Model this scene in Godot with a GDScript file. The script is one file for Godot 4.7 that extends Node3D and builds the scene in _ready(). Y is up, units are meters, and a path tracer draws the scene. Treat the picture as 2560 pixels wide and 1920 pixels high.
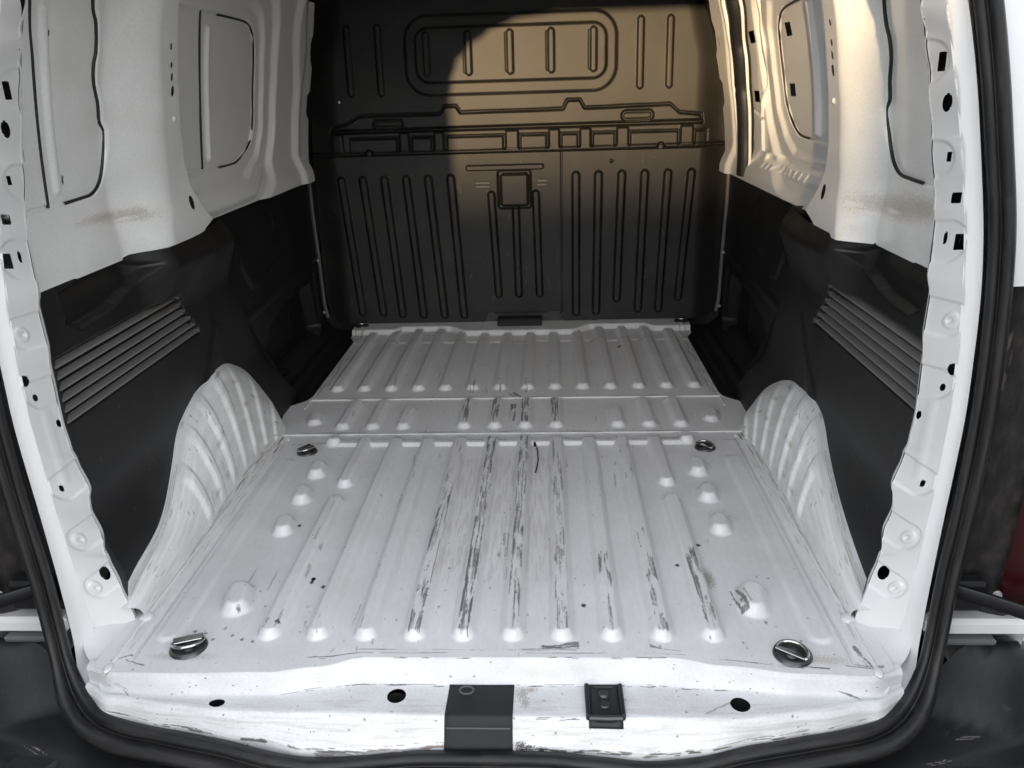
extends Node3D
# Cargo bay of a small white panel van seen through its open rear doors.
# x right, y up (load floor at y = 0), z towards the viewer; rear door plane at z = 0.

const DECK := 0.62          # height of the load floor above the ground
var van: Node3D
var M := {}

# ---------------------------------------------------------------- pressed sheet
class Sheet:
	var nx: int
	var ny: int
	var u0: float
	var v0: float
	var du: float
	var dv: float
	var H := PackedFloat32Array()
	var kill := PackedByteArray()
	var ou := PackedFloat32Array()
	var ov := PackedFloat32Array()
	func _init(a: float, b: float, c: float, d: float, cell: float):
		u0 = a; v0 = c
		nx = int(round((b - a) / cell)) + 1
		ny = int(round((d - c) / cell)) + 1
		du = (b - a) / (nx - 1); dv = (d - c) / (ny - 1)
		H.resize(nx * ny); ou.resize(nx * ny); ov.resize(nx * ny)
		kill.resize(nx * ny)
	func lo_u(x: float) -> int: return clampi(int(floor((x - u0) / du)), 0, nx - 1)
	func hi_u(x: float) -> int: return clampi(int(ceil((x - u0) / du)), 0, nx - 1)
	func lo_v(x: float) -> int: return clampi(int(floor((x - v0) / dv)), 0, ny - 1)
	func hi_v(x: float) -> int: return clampi(int(ceil((x - v0) / dv)), 0, ny - 1)
	# capsule ridge (mode 0: max, 1: add)
	func bar(ax: float, ay: float, bx: float, by: float, hb: float, ht: float, h: float, mode := 0):
		var dx := bx - ax
		var dy := by - ay
		var ll := maxf(dx * dx + dy * dy, 1e-9)
		for j in range(lo_v(minf(ay, by) - hb), hi_v(maxf(ay, by) + hb) + 1):
			var y := v0 + j * dv
			for i in range(lo_u(minf(ax, bx) - hb), hi_u(maxf(ax, bx) + hb) + 1):
				var x := u0 + i * du
				var t := clampf(((x - ax) * dx + (y - ay) * dy) / ll, 0.0, 1.0)
				var ex := x - ax - dx * t
				var ey := y - ay - dy * t
				var d := sqrt(ex * ex + ey * ey)
				if d < hb:
					var w := smoothstep(hb, ht, d) * h
					var k := j * nx + i
					if mode == 0:
						H[k] = maxf(H[k], w)
					else:
						H[k] += w
	# groove or bead along a polyline, no doubling where segments meet
	func line(pts: Array, hb: float, ht: float, h: float):
		var L := PackedFloat32Array()
		L.resize(nx * ny)
		for s in range(pts.size() - 1):
			var a: Vector2 = pts[s]
			var b: Vector2 = pts[s + 1]
			var dx := b.x - a.x
			var dy := b.y - a.y
			var ll := maxf(dx * dx + dy * dy, 1e-9)
			for j in range(lo_v(minf(a.y, b.y) - hb), hi_v(maxf(a.y, b.y) + hb) + 1):
				var y := v0 + j * dv
				for i in range(lo_u(minf(a.x, b.x) - hb), hi_u(maxf(a.x, b.x) + hb) + 1):
					var x := u0 + i * du
					var t := clampf(((x - a.x) * dx + (y - a.y) * dy) / ll, 0.0, 1.0)
					var ex := x - a.x - dx * t
					var ey := y - a.y - dy * t
					var d := sqrt(ex * ex + ey * ey)
					if d < hb:
						var k := j * nx + i
						L[k] = maxf(L[k], smoothstep(hb, ht, d))
		for k in range(nx * ny):
			if L[k] > 0.0: H[k] += L[k] * h
	# rounded rectangle plateau
	func pad(cx: float, cy: float, hx: float, hy: float, r: float, fall: float, h: float):
		for j in range(lo_v(cy - hy), hi_v(cy + hy) + 1):
			var qy := absf(v0 + j * dv - cy) - hy + r
			for i in range(lo_u(cx - hx), hi_u(cx + hx) + 1):
				var qx := absf(u0 + i * du - cx) - hx + r
				var d := Vector2(maxf(qx, 0.0), maxf(qy, 0.0)).length() + minf(maxf(qx, qy), 0.0) - r
				if d < 0.0: H[j * nx + i] += smoothstep(0.0, fall, -d) * h
	static func sd(p: Vector2, poly: PackedVector2Array) -> float:
		var m := 1e9
		var inside := false
		var n := poly.size()
		var b := poly[n - 1]
		for q in range(n):
			var a := poly[q]
			var e := b - a
			var w := p - a
			var t := clampf(w.dot(e) / maxf(e.length_squared(), 1e-12), 0.0, 1.0)
			m = minf(m, (w - e * t).length_squared())
			if (a.y > p.y) != (b.y > p.y) and p.x < (b.x - a.x) * (p.y - a.y) / (b.y - a.y) + a.x:
				inside = not inside
			b = a
		return -sqrt(m) if inside else sqrt(m)
	# polygon plateau
	func plate(poly: PackedVector2Array, fall: float, h: float):
		var r := Rect2(poly[0], Vector2.ZERO)
		for p in poly: r = r.expand(p)
		for j in range(lo_v(r.position.y), hi_v(r.end.y) + 1):
			for i in range(lo_u(r.position.x), hi_u(r.end.x) + 1):
				var d := sd(Vector2(u0 + i * du, v0 + j * dv), poly)
				if d < 0.0: H[j * nx + i] += smoothstep(0.0, fall, -d) * h
	func snap(i: int, j: int, q: Vector2):
		var k := j * nx + i
		ou[k] = q.x - (u0 + i * du)
		ov[k] = q.y - (v0 + j * dv)
	# keep only what lies inside the polygon (outside = true cuts the polygon out)
	func clip(poly: PackedVector2Array, cut := false):
		var r := Rect2(poly[0], Vector2.ZERO)
		for p in poly: r = r.expand(p)
		r = r.grow(du * 3.0)
		var c := maxf(du, dv)
		for j in range(ny):
			var y := v0 + j * dv
			for i in range(nx):
				var x := u0 + i * du
				if cut and not r.has_point(Vector2(x, y)): continue
				var d := sd(Vector2(x, y), poly)
				if absf(d) < c * 0.62:
					var best := Vector2(x, y)
					var m := 1e9
					var n := poly.size()
					for q in range(n):
						var g := Geometry2D.get_closest_point_to_segment(Vector2(x, y), poly[q], poly[(q + 1) % n])
						var dd := g.distance_squared_to(Vector2(x, y))
						if dd < m: m = dd; best = g
					snap(i, j, best)
				var ds := sd(Vector2(x + du * 0.5, y + dv * 0.5), poly)
				if (ds > 0.0) != cut: kill[j * nx + i] = 1
	func hole(cx: float, cy: float, rx: float, ry: float):
		var g := maxf(du, dv) * 1.2
		for j in range(lo_v(cy - ry - g), hi_v(cy + ry + g) + 1):
			for i in range(lo_u(cx - rx - g), hi_u(cx + rx + g) + 1):
				var p := Vector2(u0 + i * du - cx, v0 + j * dv - cy)
				var e := Vector2(p.x / rx, p.y / ry).length()
				if e > 1e-4:
					var q := p / e
					if q.distance_to(p) < maxf(du, dv) * 0.66: snap(i, j, q + Vector2(cx, cy))
				var m := p + Vector2(du, dv) * 0.5
				if Vector2(m.x / rx, m.y / ry).length() < 1.0: kill[j * nx + i] = 1
	func slot(cx: float, cy: float, hx: float, hy: float):
		clip(PackedVector2Array([Vector2(cx - hx, cy - hy), Vector2(cx + hx, cy - hy), Vector2(cx + hx, cy + hy), Vector2(cx - hx, cy + hy)]), true)
	# to a mesh: place(u, v, h) -> Vector3, front side turned towards 'face'
	func build(place: Callable, face: Vector3, uv := Rect2(0, 0, 0, 0)) -> ArrayMesh:
		var n := nx * ny
		var P := PackedVector3Array()
		var N := PackedVector3Array()
		var T := PackedVector2Array()
		P.resize(n); N.resize(n); T.resize(n)
		if uv.size.x == 0.0: uv = Rect2(u0, v0, du * (nx - 1), dv * (ny - 1))
		for j in range(ny):
			for i in range(nx):
				var k := j * nx + i
				var u := u0 + i * du + ou[k]
				var v := v0 + j * dv + ov[k]
				P[k] = place.call(u, v, H[k])
				T[k] = Vector2((u - uv.position.x) / uv.size.x, (v - uv.position.y) / uv.size.y)
		var flip := 1.0
		var tot := Vector3.ZERO
		for j in range(ny):
			for i in range(nx):
				var k := j * nx + i
				var a := P[k + 1 if i < nx - 1 else k] - P[k - 1 if i > 0 else k]
				var b := P[k + nx if j < ny - 1 else k] - P[k - nx if j > 0 else k]
				N[k] = a.cross(b).normalized()
				tot += N[k]
		if tot.dot(face) < 0.0:
			flip = -1.0
			for k in range(n): N[k] = -N[k]
		var I := PackedInt32Array()
		for j in range(ny - 1):
			for i in range(nx - 1):
				var k := j * nx + i
				if kill[k]: continue
				if flip > 0.0:
					I.append_array([k, k + nx, k + 1, k + 1, k + nx, k + nx + 1])
				else:
					I.append_array([k, k + 1, k + nx, k + 1, k + nx + 1, k + nx])
		var A := []
		A.resize(Mesh.ARRAY_MAX)
		A[Mesh.ARRAY_VERTEX] = P; A[Mesh.ARRAY_NORMAL] = N; A[Mesh.ARRAY_TEX_UV] = T; A[Mesh.ARRAY_INDEX] = I
		var m := ArrayMesh.new()
		m.add_surface_from_arrays(Mesh.PRIMITIVE_TRIANGLES, A)
		return m

# ---------------------------------------------------------------- other shapes
func V(x, y, z) -> Vector3: return Vector3(x, y, z)

# a quad grid given as rows of points; smooth normals turned towards 'face'
func grid(rows: Array, face: Vector3, vrep := 1.0, closed := false) -> ArrayMesh:
	var ny := rows.size()
	var nx: int = rows[0].size()
	var P := PackedVector3Array()
	var N := PackedVector3Array()
	var T := PackedVector2Array()
	for j in range(ny):
		for i in range(nx):
			P.append(rows[j][i]); T.append(Vector2(float(i) / (nx - 1), vrep * float(j) / (ny - 1)))
	N.resize(nx * ny)
	var tot := Vector3.ZERO
	for j in range(ny):
		for i in range(nx):
			var k := j * nx + i
			var a: Vector3
			if closed:
				a = P[j * nx + (i + 1 if i < nx - 1 else 1)] - P[j * nx + (i - 1 if i > 0 else nx - 2)]
			else:
				a = P[k + 1 if i < nx - 1 else k] - P[k - 1 if i > 0 else k]
			var b := P[k + nx if j < ny - 1 else k] - P[k - nx if j > 0 else k]
			N[k] = a.cross(b).normalized()
			tot += N[k]
	var flip := false
	if closed:
		var mid := Vector3.ZERO
		for i in range(nx): mid += P[i]
		flip = N[0].dot(P[0] - mid / nx) < 0.0
	else:
		flip = tot.dot(face) < 0.0
	if flip:
		for k in range(nx * ny): N[k] = -N[k]
	var I := PackedInt32Array()
	for j in range(ny - 1):
		for i in range(nx - 1):
			var k := j * nx + i
			if not flip:
				I.append_array([k, k + nx, k + 1, k + 1, k + nx, k + nx + 1])
			else:
				I.append_array([k, k + 1, k + nx, k + 1, k + nx + 1, k + nx])
	var A := []
	A.resize(Mesh.ARRAY_MAX)
	A[Mesh.ARRAY_VERTEX] = P; A[Mesh.ARRAY_NORMAL] = N; A[Mesh.ARRAY_TEX_UV] = T; A[Mesh.ARRAY_INDEX] = I
	var m := ArrayMesh.new()
	m.add_surface_from_arrays(Mesh.PRIMITIVE_TRIANGLES, A)
	return m

func spline(pts: Array, t: float) -> Vector3:
	var n := pts.size() - 1
	var f := clampf(t, 0.0, 1.0) * n
	var i := mini(int(f), n - 1)
	var a: Vector3 = pts[maxi(i - 1, 0)]
	var b: Vector3 = pts[i]
	var c: Vector3 = pts[i + 1]
	var d: Vector3 = pts[mini(i + 2, n)]
	return b.cubic_interpolate(c, a, d, f - i)

func table(tb: Array, x: float) -> float:
	for i in range(tb.size() - 1):
		if x <= tb[i + 1][0]:
			var w: float = clampf((x - tb[i][0]) / (tb[i + 1][0] - tb[i][0]), 0.0, 1.0)
			return lerpf(tb[i][1], tb[i + 1][1], w * w * (3.0 - 2.0 * w))
	return tb[-1][1]

# profile (closed list of Vector2: x along 'side', y along 'lift') swept along points
func sweep(path: Array, prof: Array, lift: Callable, vrep := 1.0, loop := false, swell := 0.0) -> ArrayMesh:
	var rows := []
	var n := path.size()
	for j in range(n):
		var a: Vector3 = path[j - 1] if j > 0 else (path[n - 2] if loop else path[0])
		var b: Vector3 = path[j + 1] if j < n - 1 else (path[1] if loop else path[n - 1])
		var t := (b - a).normalized()
		var up: Vector3 = lift.call(path[j])
		up = (up - t * up.dot(t)).normalized()
		var side := t.cross(up)
		var row := []
		var k := 1.0 + swell * smoothstep(-0.07, 0.02, path[j].y)
		for q in prof: row.append(path[j] + side * (q.x * k) + up * (q.y * k))
		row.append(row[0])
		rows.append(row)
	return grid(rows, Vector3.UP, vrep, true)

func tube(path: Array, r: float, sides := 8) -> ArrayMesh:
	var prof := []
	for i in range(sides):
		prof.append(Vector2(cos(TAU * i / sides), sin(TAU * i / sides)) * r)
	return sweep(path, prof, func(_p): return Vector3(0.13, 0.97, 0.2))

# lathe: profile of (radius, height) about +y at the origin
func lathe(prof: Array, sides := 24) -> ArrayMesh:
	var st := SurfaceTool.new()
	st.begin(Mesh.PRIMITIVE_TRIANGLES)
	for s in range(prof.size() - 1):
		var p: Vector2 = prof[s]
		var q: Vector2 = prof[s + 1]
		st.set_smooth_group(s)
		for i in range(sides):
			var a := TAU * i / sides
			var b := TAU * (i + 1) / sides
			var A := V(p.x * cos(a), p.y, p.x * sin(a))
			var B := V(p.x * cos(b), p.y, p.x * sin(b))
			var C := V(q.x * cos(b), q.y, q.x * sin(b))
			var D := V(q.x * cos(a), q.y, q.x * sin(a))
			if p.x > 1e-6:
				st.add_vertex(A); st.add_vertex(B); st.add_vertex(C)
			if q.x > 1e-6:
				st.add_vertex(A); st.add_vertex(C); st.add_vertex(D)
	st.generate_normals()
	return st.commit()

# box with chamfered edges
func cbox(size: Vector3, c: float) -> ArrayMesh:
	var h := size * 0.5
	var st := SurfaceTool.new()
	st.begin(Mesh.PRIMITIVE_TRIANGLES)
	st.set_smooth_group(-1)
	var pt := func(s: Vector3, ax: int) -> Vector3:
		var p := Vector3(s.x * (h.x - c), s.y * (h.y - c), s.z * (h.z - c))
		p[ax] = s[ax] * h[ax]
		return p
	var polys := []
	for ax in range(3):
		var b := (ax + 1) % 3
		var d := (ax + 2) % 3
		for sg in [-1.0, 1.0]:
			var f := []
			for w in [[-1, -1], [1, -1], [1, 1], [-1, 1]]:
				var s := Vector3.ZERO
				s[ax] = sg; s[b] = w[0]; s[d] = w[1]
				f.append(pt.call(s, ax))
			polys.append(f)
		for s1 in [-1.0, 1.0]:
			for s2 in [-1.0, 1.0]:
				var e := []
				for w in [-1.0, 1.0]:
					var s := Vector3.ZERO
					s[ax] = w; s[b] = s1; s[d] = s2
					var two := [pt.call(s, b), pt.call(s, d)]
					if w > 0: two.reverse()
					e.append_array(two)
				polys.append(e)
	for sx in [-1.0, 1.0]:
		for sy in [-1.0, 1.0]:
			for sz in [-1.0, 1.0]:
				var s := Vector3(sx, sy, sz)
				polys.append([pt.call(s, 0), pt.call(s, 1), pt.call(s, 2)])
	for f in polys:
		var mid := Vector3.ZERO
		for p in f: mid += p
		var nrm: Vector3 = (f[1] - f[0]).cross(f[2] - f[0])
		if nrm.dot(mid) > 0.0: f.reverse()
		for i in range(1, f.size() - 1):
			st.add_vertex(f[0]); st.add_vertex(f[i]); st.add_vertex(f[i + 1])
	st.generate_normals()
	return st.commit()

# polygon (x, y) with thickness along z, centred on z = 0
func prism(poly: PackedVector2Array, thick: float) -> ArrayMesh:
	if not Geometry2D.is_polygon_clockwise(poly): poly.reverse()
	var idx := Geometry2D.triangulate_polygon(poly)
	var st := SurfaceTool.new()
	st.begin(Mesh.PRIMITIVE_TRIANGLES)
	st.set_smooth_group(-1)
	var t := thick * 0.5
	for i in range(0, idx.size(), 3):
		var a := poly[idx[i]]
		var b := poly[idx[i + 1]]
		var c := poly[idx[i + 2]]
		if (b - a).cross(c - a) > 0.0:
			var q := b; b = c; c = q
		for p in [a, b, c]: st.add_vertex(V(p.x, p.y, t))
		for p in [a, c, b]: st.add_vertex(V(p.x, p.y, -t))
	var n := poly.size()
	for i in range(n):
		var a := poly[i]
		var b := poly[(i + 1) % n]
		for p in [V(a.x, a.y, t), V(a.x, a.y, -t), V(b.x, b.y, t), V(b.x, b.y, t), V(a.x, a.y, -t), V(b.x, b.y, -t)]: st.add_vertex(p)
	st.generate_normals()
	return st.commit()

func obj(called: String, mesh: Mesh, m: Material, parent: Node3D, at := Vector3.ZERO, bas := Basis.IDENTITY) -> MeshInstance3D:
	var o := MeshInstance3D.new()
	o.name = called
	o.mesh = mesh
	if m: o.material_override = m
	o.cast_shadow = GeometryInstance3D.SHADOW_CASTING_SETTING_DOUBLE_SIDED
	if parent == van: at += Vector3(0, DECK, 0)
	o.transform = Transform3D(bas, at)
	parent.add_child(o, true)
	return o

# ---------------------------------------------------------------- materials
func lin(r: float, g: float, b: float) -> Color: return Color(r, g, b).linear_to_srgb()

func mat(c: Color, rough: float, metal := 0.0) -> StandardMaterial3D:
	var m := StandardMaterial3D.new()
	m.albedo_color = c
	m.roughness = rough
	m.metallic = metal
	m.cull_mode = BaseMaterial3D.CULL_DISABLED
	return m

func noise_img(w: int, h: int, sd: int, freq: float, oct := 4, stretch := 1.0) -> PackedByteArray:
	var n := FastNoiseLite.new()
	n.seed = sd
	n.noise_type = FastNoiseLite.TYPE_SIMPLEX
	n.frequency = freq
	n.fractal_octaves = oct
	var img: Image
	if stretch == 1.0:
		img = n.get_image(w, h, false, false, false)
	else:
		img = n.get_image(w, int(h / stretch), false, false, false)
		img.resize(w, h, Image.INTERPOLATE_CUBIC)
	img.convert(Image.FORMAT_L8)
	return img.get_data()

func grain(sd: int, freq: float, strength: float, scale: float, m: StandardMaterial3D):
	var t := NoiseTexture2D.new()
	t.width = 256; t.height = 256
	t.seamless = true
	t.as_normal_map = true
	t.bump_strength = strength
	var n := FastNoiseLite.new()
	n.seed = sd; n.frequency = freq
	t.noise = n
	m.normal_enabled = true
	m.normal_texture = t
	m.normal_scale = 0.5
	m.uv1_triplanar = true
	m.uv1_world_triplanar = true
	m.uv1_scale = Vector3.ONE * scale

class Paint:   # an RGB picture that is painted in metres
	var w: int
	var h: int
	var r: Rect2
	var D := PackedByteArray()
	func _init(ww: int, hh: int, rr: Rect2):
		w = ww; h = hh; r = rr
		D.resize(w * h * 3)
	func base(c: Color, n1: PackedByteArray, k1: float, n2: PackedByteArray, k2: float, tint: Color):
		var cr := c.r * 255.0
		var cg := c.g * 255.0
		var cb := c.b * 255.0
		for k in range(w * h):
			var a := (n1[k] - 128) * k1
			var b := (n2[k] - 128) * k2
			D[k * 3] = clampi(int(cr + a * tint.r + b), 0, 255)
			D[k * 3 + 1] = clampi(int(cg + a * tint.g + b), 0, 255)
			D[k * 3 + 2] = clampi(int(cb + a * tint.b + b), 0, 255)
	func px(i: int, j: int, c: Color, a: float):
		if i < 0 or j < 0 or i >= w or j >= h: return
		var k := (j * w + i) * 3
		D[k] = int(lerpf(D[k], c.r * 255.0, a))
		D[k + 1] = int(lerpf(D[k + 1], c.g * 255.0, a))
		D[k + 2] = int(lerpf(D[k + 2], c.b * 255.0, a))
	# broken scuff band from a to b: half width hw, noise threshold th (lower = denser), edges = stress the outline
	func scuff(a: Vector2, b: Vector2, hw: float, th: float, c: Color, alpha: float, n: FastNoiseLite, edges := 0.0, soft := 0.16, fine := 1.0):
		var i0 := int((minf(a.x, b.x) - hw - r.position.x) / r.size.x * w) - 1
		var i1 := int((maxf(a.x, b.x) + hw - r.position.x) / r.size.x * w) + 1
		var j0 := int((minf(a.y, b.y) - hw - r.position.y) / r.size.y * h) - 1
		var j1 := int((maxf(a.y, b.y) + hw - r.position.y) / r.size.y * h) + 1
		var e := b - a
		var L := maxf(e.length(), 1e-5)
		var t := e / L
		for j in range(maxi(j0, 0), mini(j1, h - 1) + 1):
			for i in range(maxi(i0, 0), mini(i1, w - 1) + 1):
				var p := Vector2(r.position.x + (i + 0.5) / w * r.size.x, r.position.y + (j + 0.5) / h * r.size.y) - a
				var s := p.dot(t)
				var d := p.cross(t)
				if s < 0.0 or s > L or absf(d) > hw: continue
				var v := n.get_noise_2d(d * 900.0 * fine + a.x * 733.0, s * 62.0 * fine + a.y * 311.0) + 0.30 * n.get_noise_2d(d * 2600.0, s * 420.0 + 77.0 + a.x * 500.0)
				v += edges * smoothstep(0.45, 0.95, absf(d) / hw) - 0.35 * smoothstep(0.8, 1.0, absf(d) / hw)
				v -= 0.5 * (1.0 - smoothstep(0.0, 0.05, s / L)) + 0.5 * smoothstep(0.97, 1.0, s / L)
				var al := smoothstep(th, th + soft, v) * alpha
				if al > 0.01: px(i, j, c, al)
	func spot(x: float, y: float, rx: float, ry: float, c: Color, a: float, n: FastNoiseLite, rough := 0.5):
		var i0 := int((x - rx * 1.6 - r.position.x) / r.size.x * w)
		var i1 := int((x + rx * 1.6 - r.position.x) / r.size.x * w) + 1
		var j0 := int((y - ry * 1.6 - r.position.y) / r.size.y * h)
		var j1 := int((y + ry * 1.6 - r.position.y) / r.size.y * h) + 1
		for j in range(j0, j1 + 1):
			for i in range(i0, i1 + 1):
				var p := Vector2(r.position.x + (i + 0.5) / w * r.size.x - x, r.position.y + (j + 0.5) / h * r.size.y - y)
				var d := Vector2(p.x / rx, p.y / ry).length() + rough * n.get_noise_2d(p.x * 2200.0 + x * 9000.0, p.y * 2200.0 + y * 7000.0)
				var al := smoothstep(1.0, 0.7, d) * a
				if al > 0.01: px(i, j, c, al)
	func texture() -> ImageTexture:
		var img := Image.create_from_data(w, h, false, Image.FORMAT_RGB8, D)
		img.generate_mipmaps()
		return ImageTexture.create_from_image(img)

func hash_noise(sd: int) -> FastNoiseLite:
	var n := FastNoiseLite.new()
	n.seed = sd
	n.noise_type = FastNoiseLite.TYPE_SIMPLEX
	n.frequency = 0.12
	n.fractal_octaves = 2
	return n

const FLOOR_UV := Rect2(-0.7, -1.84, 1.4, 2.05)
const BULK_UV := Rect2(-0.78, 0.0, 1.56, 1.2)

func floor_paint() -> ImageTexture:
	var w := 1024
	var h := 1500
	var P := Paint.new(w, h, FLOOR_UV)
	P.base(Color8(221, 220, 220), noise_img(w, h, 3, 0.006, 5), 0.05, noise_img(w, h, 8, 0.11, 3, 3.0), 0.03, Color(1.0, 1.05, 1.15))
	var n := hash_noise(11)
	var dark := Color8(100, 99, 100)
	var grey := Color8(138, 137, 137)
	var brown := Color8(172, 156, 148)
	var q := 0.0837
	# worn rib crowns of the rear panel: x, z from, z to, threshold, strength
	for s in [[-0.377, -0.03, 0.01, 0.1, 0.7], [-0.293, -0.05, 0.0, 0.4, 0.5], [-0.209, -0.1, 0.0, 0.45, 0.5],
			[-0.1256, -0.78, -0.46, 0.33, 0.6], [-0.1256, -0.50, -0.10, 0.02, 0.85], [-0.1256, -0.12, 0.005, -0.08, 0.8],
			[-0.0419, -0.79, -0.35, -0.04, 0.8], [-0.0419, -0.38, 0.008, -0.22, 0.9],
			[0.0419, -0.79, -0.30, -0.16, 0.7], [0.0419, -0.34, 0.004, -0.05, 0.75],
			[0.1256, -0.79, -0.25, 0.06, 0.6], [0.1256, -0.3, 0.004, 0.1, 0.75],
			[0.209, -0.24, 0.004, 0.06, 0.8], [0.293, -0.33, -0.15, 0.22, 0.7], [0.293, -0.18, 0.004, 0.05, 0.75],
			[0.377, -0.26, 0.0, -0.05, 0.85], [0.209, -0.6, -0.25, 0.5, 0.4], [0.293, -0.79, -0.5, 0.42, 0.5]]:
		P.scuff(Vector2(s[0], s[1]), Vector2(s[0], s[2]), 0.0085, s[3] - 0.02, grey, s[4] * 0.5, n, 0.0, 0.6)
		P.scuff(Vector2(s[0] + 0.002, s[1]), Vector2(s[0] + 0.002, s[2]), 0.013, s[3] + 0.42, grey, s[4] * 0.35, n, 0.0, 0.3)
		for e in [-1.0, 1.0]:
			P.scuff(Vector2(s[0] + e * 0.0085, s[1]), Vector2(s[0] + e * 0.0085, s[2]), 0.0020, s[3] + 0.04, dark, s[4] * 0.9, n, 0.0, 0.2, 1.0)
		P.scuff(Vector2(s[0], s[1]), Vector2(s[0], s[2]), 0.0075, s[3] + 0.36, dark, s[4] * 0.8, n, 0.0, 0.3, 1.2)
	# wear on the short ribs of the cross panel
	for x in [-0.1256, -0.0419, 0.0419, 0.1256]:
		P.scuff(Vector2(x - 0.004, -1.05), Vector2(x - 0.002, -0.87), 0.010, 0.0, dark, 0.75, n, 0.3)
	P.scuff(Vector2(0.004, -1.03), Vector2(0.004, -0.90), 0.008, -0.1, dark, 0.8, n, 0.2)
	P.scuff(Vector2(-0.005, -1.105), Vector2(0.02, -1.06), 0.012, -0.15, dark, 0.8, n)
	for x in [-0.0419, -0.1256, 0.0419]:
		P.scuff(Vector2(x, -1.20), Vector2(x, -1.11), 0.007, 0.12, dark, 0.7, n)
	# dragged streaks in the valleys
	for x in [-0.084, 0.0, 0.084]:
		P.scuff(Vector2(x, -0.7), Vector2(x, -0.15), 0.034, -0.1, brown, 0.26, n, 0.0, 0.7)
	P.scuff(Vector2(0.012, -0.33), Vector2(0.012, -0.24), 0.012, 0.0, grey, 0.6, n)
	# scraped patch by the step
	P.scuff(Vector2(0.055, 0.045), Vector2(0.155, 0.028), 0.016, 0.02, dark, 0.75, n)
	P.scuff(Vector2(0.09, 0.03), Vector2(0.15, 0.042), 0.009, -0.15, dark, 0.8, n)
	for s in [[-0.22, 0.045, 0.0, 0.047], [0.0, 0.046, 0.05, 0.046], [0.27, 0.02, 0.32, 0.05], [-0.58, 0.05, -0.62, 0.09], [0.6, 0.02, 0.61, 0.1], [0.57, 0.085, 0.63, 0.10], [-0.60, 0.08, -0.56, 0.1]]:
		P.scuff(Vector2(s[0], s[1]), Vector2(s[2], s[3]), 0.005, 0.05, dark, 0.7, n)
	# grime along the step edge and shelf
	for s in [[-0.3, 0.079, -0.06, 0.08, 0.05], [0.06, 0.08, 0.2, 0.08, 0.0], [0.23, 0.08, 0.55, 0.105, 0.2], [-0.55, 0.155, -0.2, 0.168, 0.1], [0.1, 0.168, 0.55, 0.15, 0.12], [-0.2, 0.163, -0.05, 0.172, -0.25], [0.05, 0.165, 0.1, 0.172, -0.3]]:
		P.scuff(Vector2(s[0], s[1]), Vector2(s[2], s[3]), 0.006, s[4], dark, 0.75, n)
	P.scuff(Vector2(-0.2, 0.175), Vector2(-0.045, 0.175), 0.018, 0.05, Color8(120, 100, 86), 0.8, n)
	P.scuff(Vector2(0.25, 0.178), Vector2(0.45, 0.165), 0.016, 0.3, Color8(140, 130, 122), 0.8, n)
	# dusty joints beside the wheel arches and between the panels
	for sx in [-1.0, 1.0]:
		P.scuff(Vector2(sx * 0.605, -0.82), Vector2(sx * 0.612, 0.06), 0.012, 0.25, Color8(160, 155, 146), 0.4, n, 0.0, 0.5)
		P.scuff(Vector2(sx * 0.61, -0.82), Vector2(sx * 0.614, -0.66), 0.01, 0.0, Color8(90, 84, 74), 0.8, n)
		P.scuff(Vector2(sx * 0.600, -1.75), Vector2(sx * 0.60, -1.08), 0.02, 0.2, Color8(150, 145, 138), 0.6, n)
	for z in [-1.072, -0.83, -0.775, -1.6, -1.69]:
		P.scuff(Vector2(-0.6, z), Vector2(0.6, z), 0.008, 0.3, Color8(130, 124, 118), 0.6, n)
	# specks
	var rng := RandomNumberGenerator.new()
	rng.seed = 20
	for i in range(260):
		var x := rng.randf_range(-0.58, 0.58)
		var z := rng.randf_range(-1.6, 0.12)
		if rng.randf() < 0.4: z = rng.randf_range(-0.2, 0.1)
		var rr := rng.randf_range(0.0008, 0.0024)
		P.spot(x, z, rr, rr * rng.randf_range(0.8, 2.0), dark if rng.randf() < 0.6 else brown, rng.randf_range(0.4, 0.9), n, 0.6)
	for s in [[-0.44, 0.0], [-0.46, -0.02], [-0.42, 0.01], [-0.47, 0.01], [-0.49, -0.005], [-0.4, 0.015], [-0.52, 0.06], [-0.45, -0.06], [-0.51, -0.01]]:
		P.spot(s[0], s[1], 0.0028, 0.004, dark, 0.85, n, 0.7)
	for s in [[-0.345, -0.155], [-0.32, -0.14], [0.165, -0.085], [-0.43, -0.36], [0.402, -0.28], [0.07, -0.75], [0.352, -1.53], [0.35, -0.21], [-0.366, -0.02]]:
		P.spot(s[0], s[1], 0.0045, 0.0055, Color8(58, 58, 60), 0.95, n, 0.4)
	P.spot(0.40, -0.165, 0.012, 0.03, Color8(140, 138, 132), 0.7, n, 0.7)
	P.scuff(Vector2(0.438, -0.13), Vector2(0.445, -0.06), 0.007, -0.1, dark, 0.8, n, 0.3)
	P.spot(-0.505, 0.065, 0.05, 0.012, Color8(176, 168, 158), 0.6, n, 0.8)
	P.spot(0.53, 0.07, 0.05, 0.018, Color8(186, 178, 166), 0.6, n, 0.8)
	for i in range(70):
		var x := rng.randf_range(-0.5, 0.5)
		var z := rng.randf_range(-1.4, 0.05)
		P.scuff(Vector2(x, z), Vector2(x + rng.randf_range(-0.008, 0.008), z + rng.randf_range(0.01, 0.09)), 0.002, 0.05, grey, 0.5, n)
	return P.texture()

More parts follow.
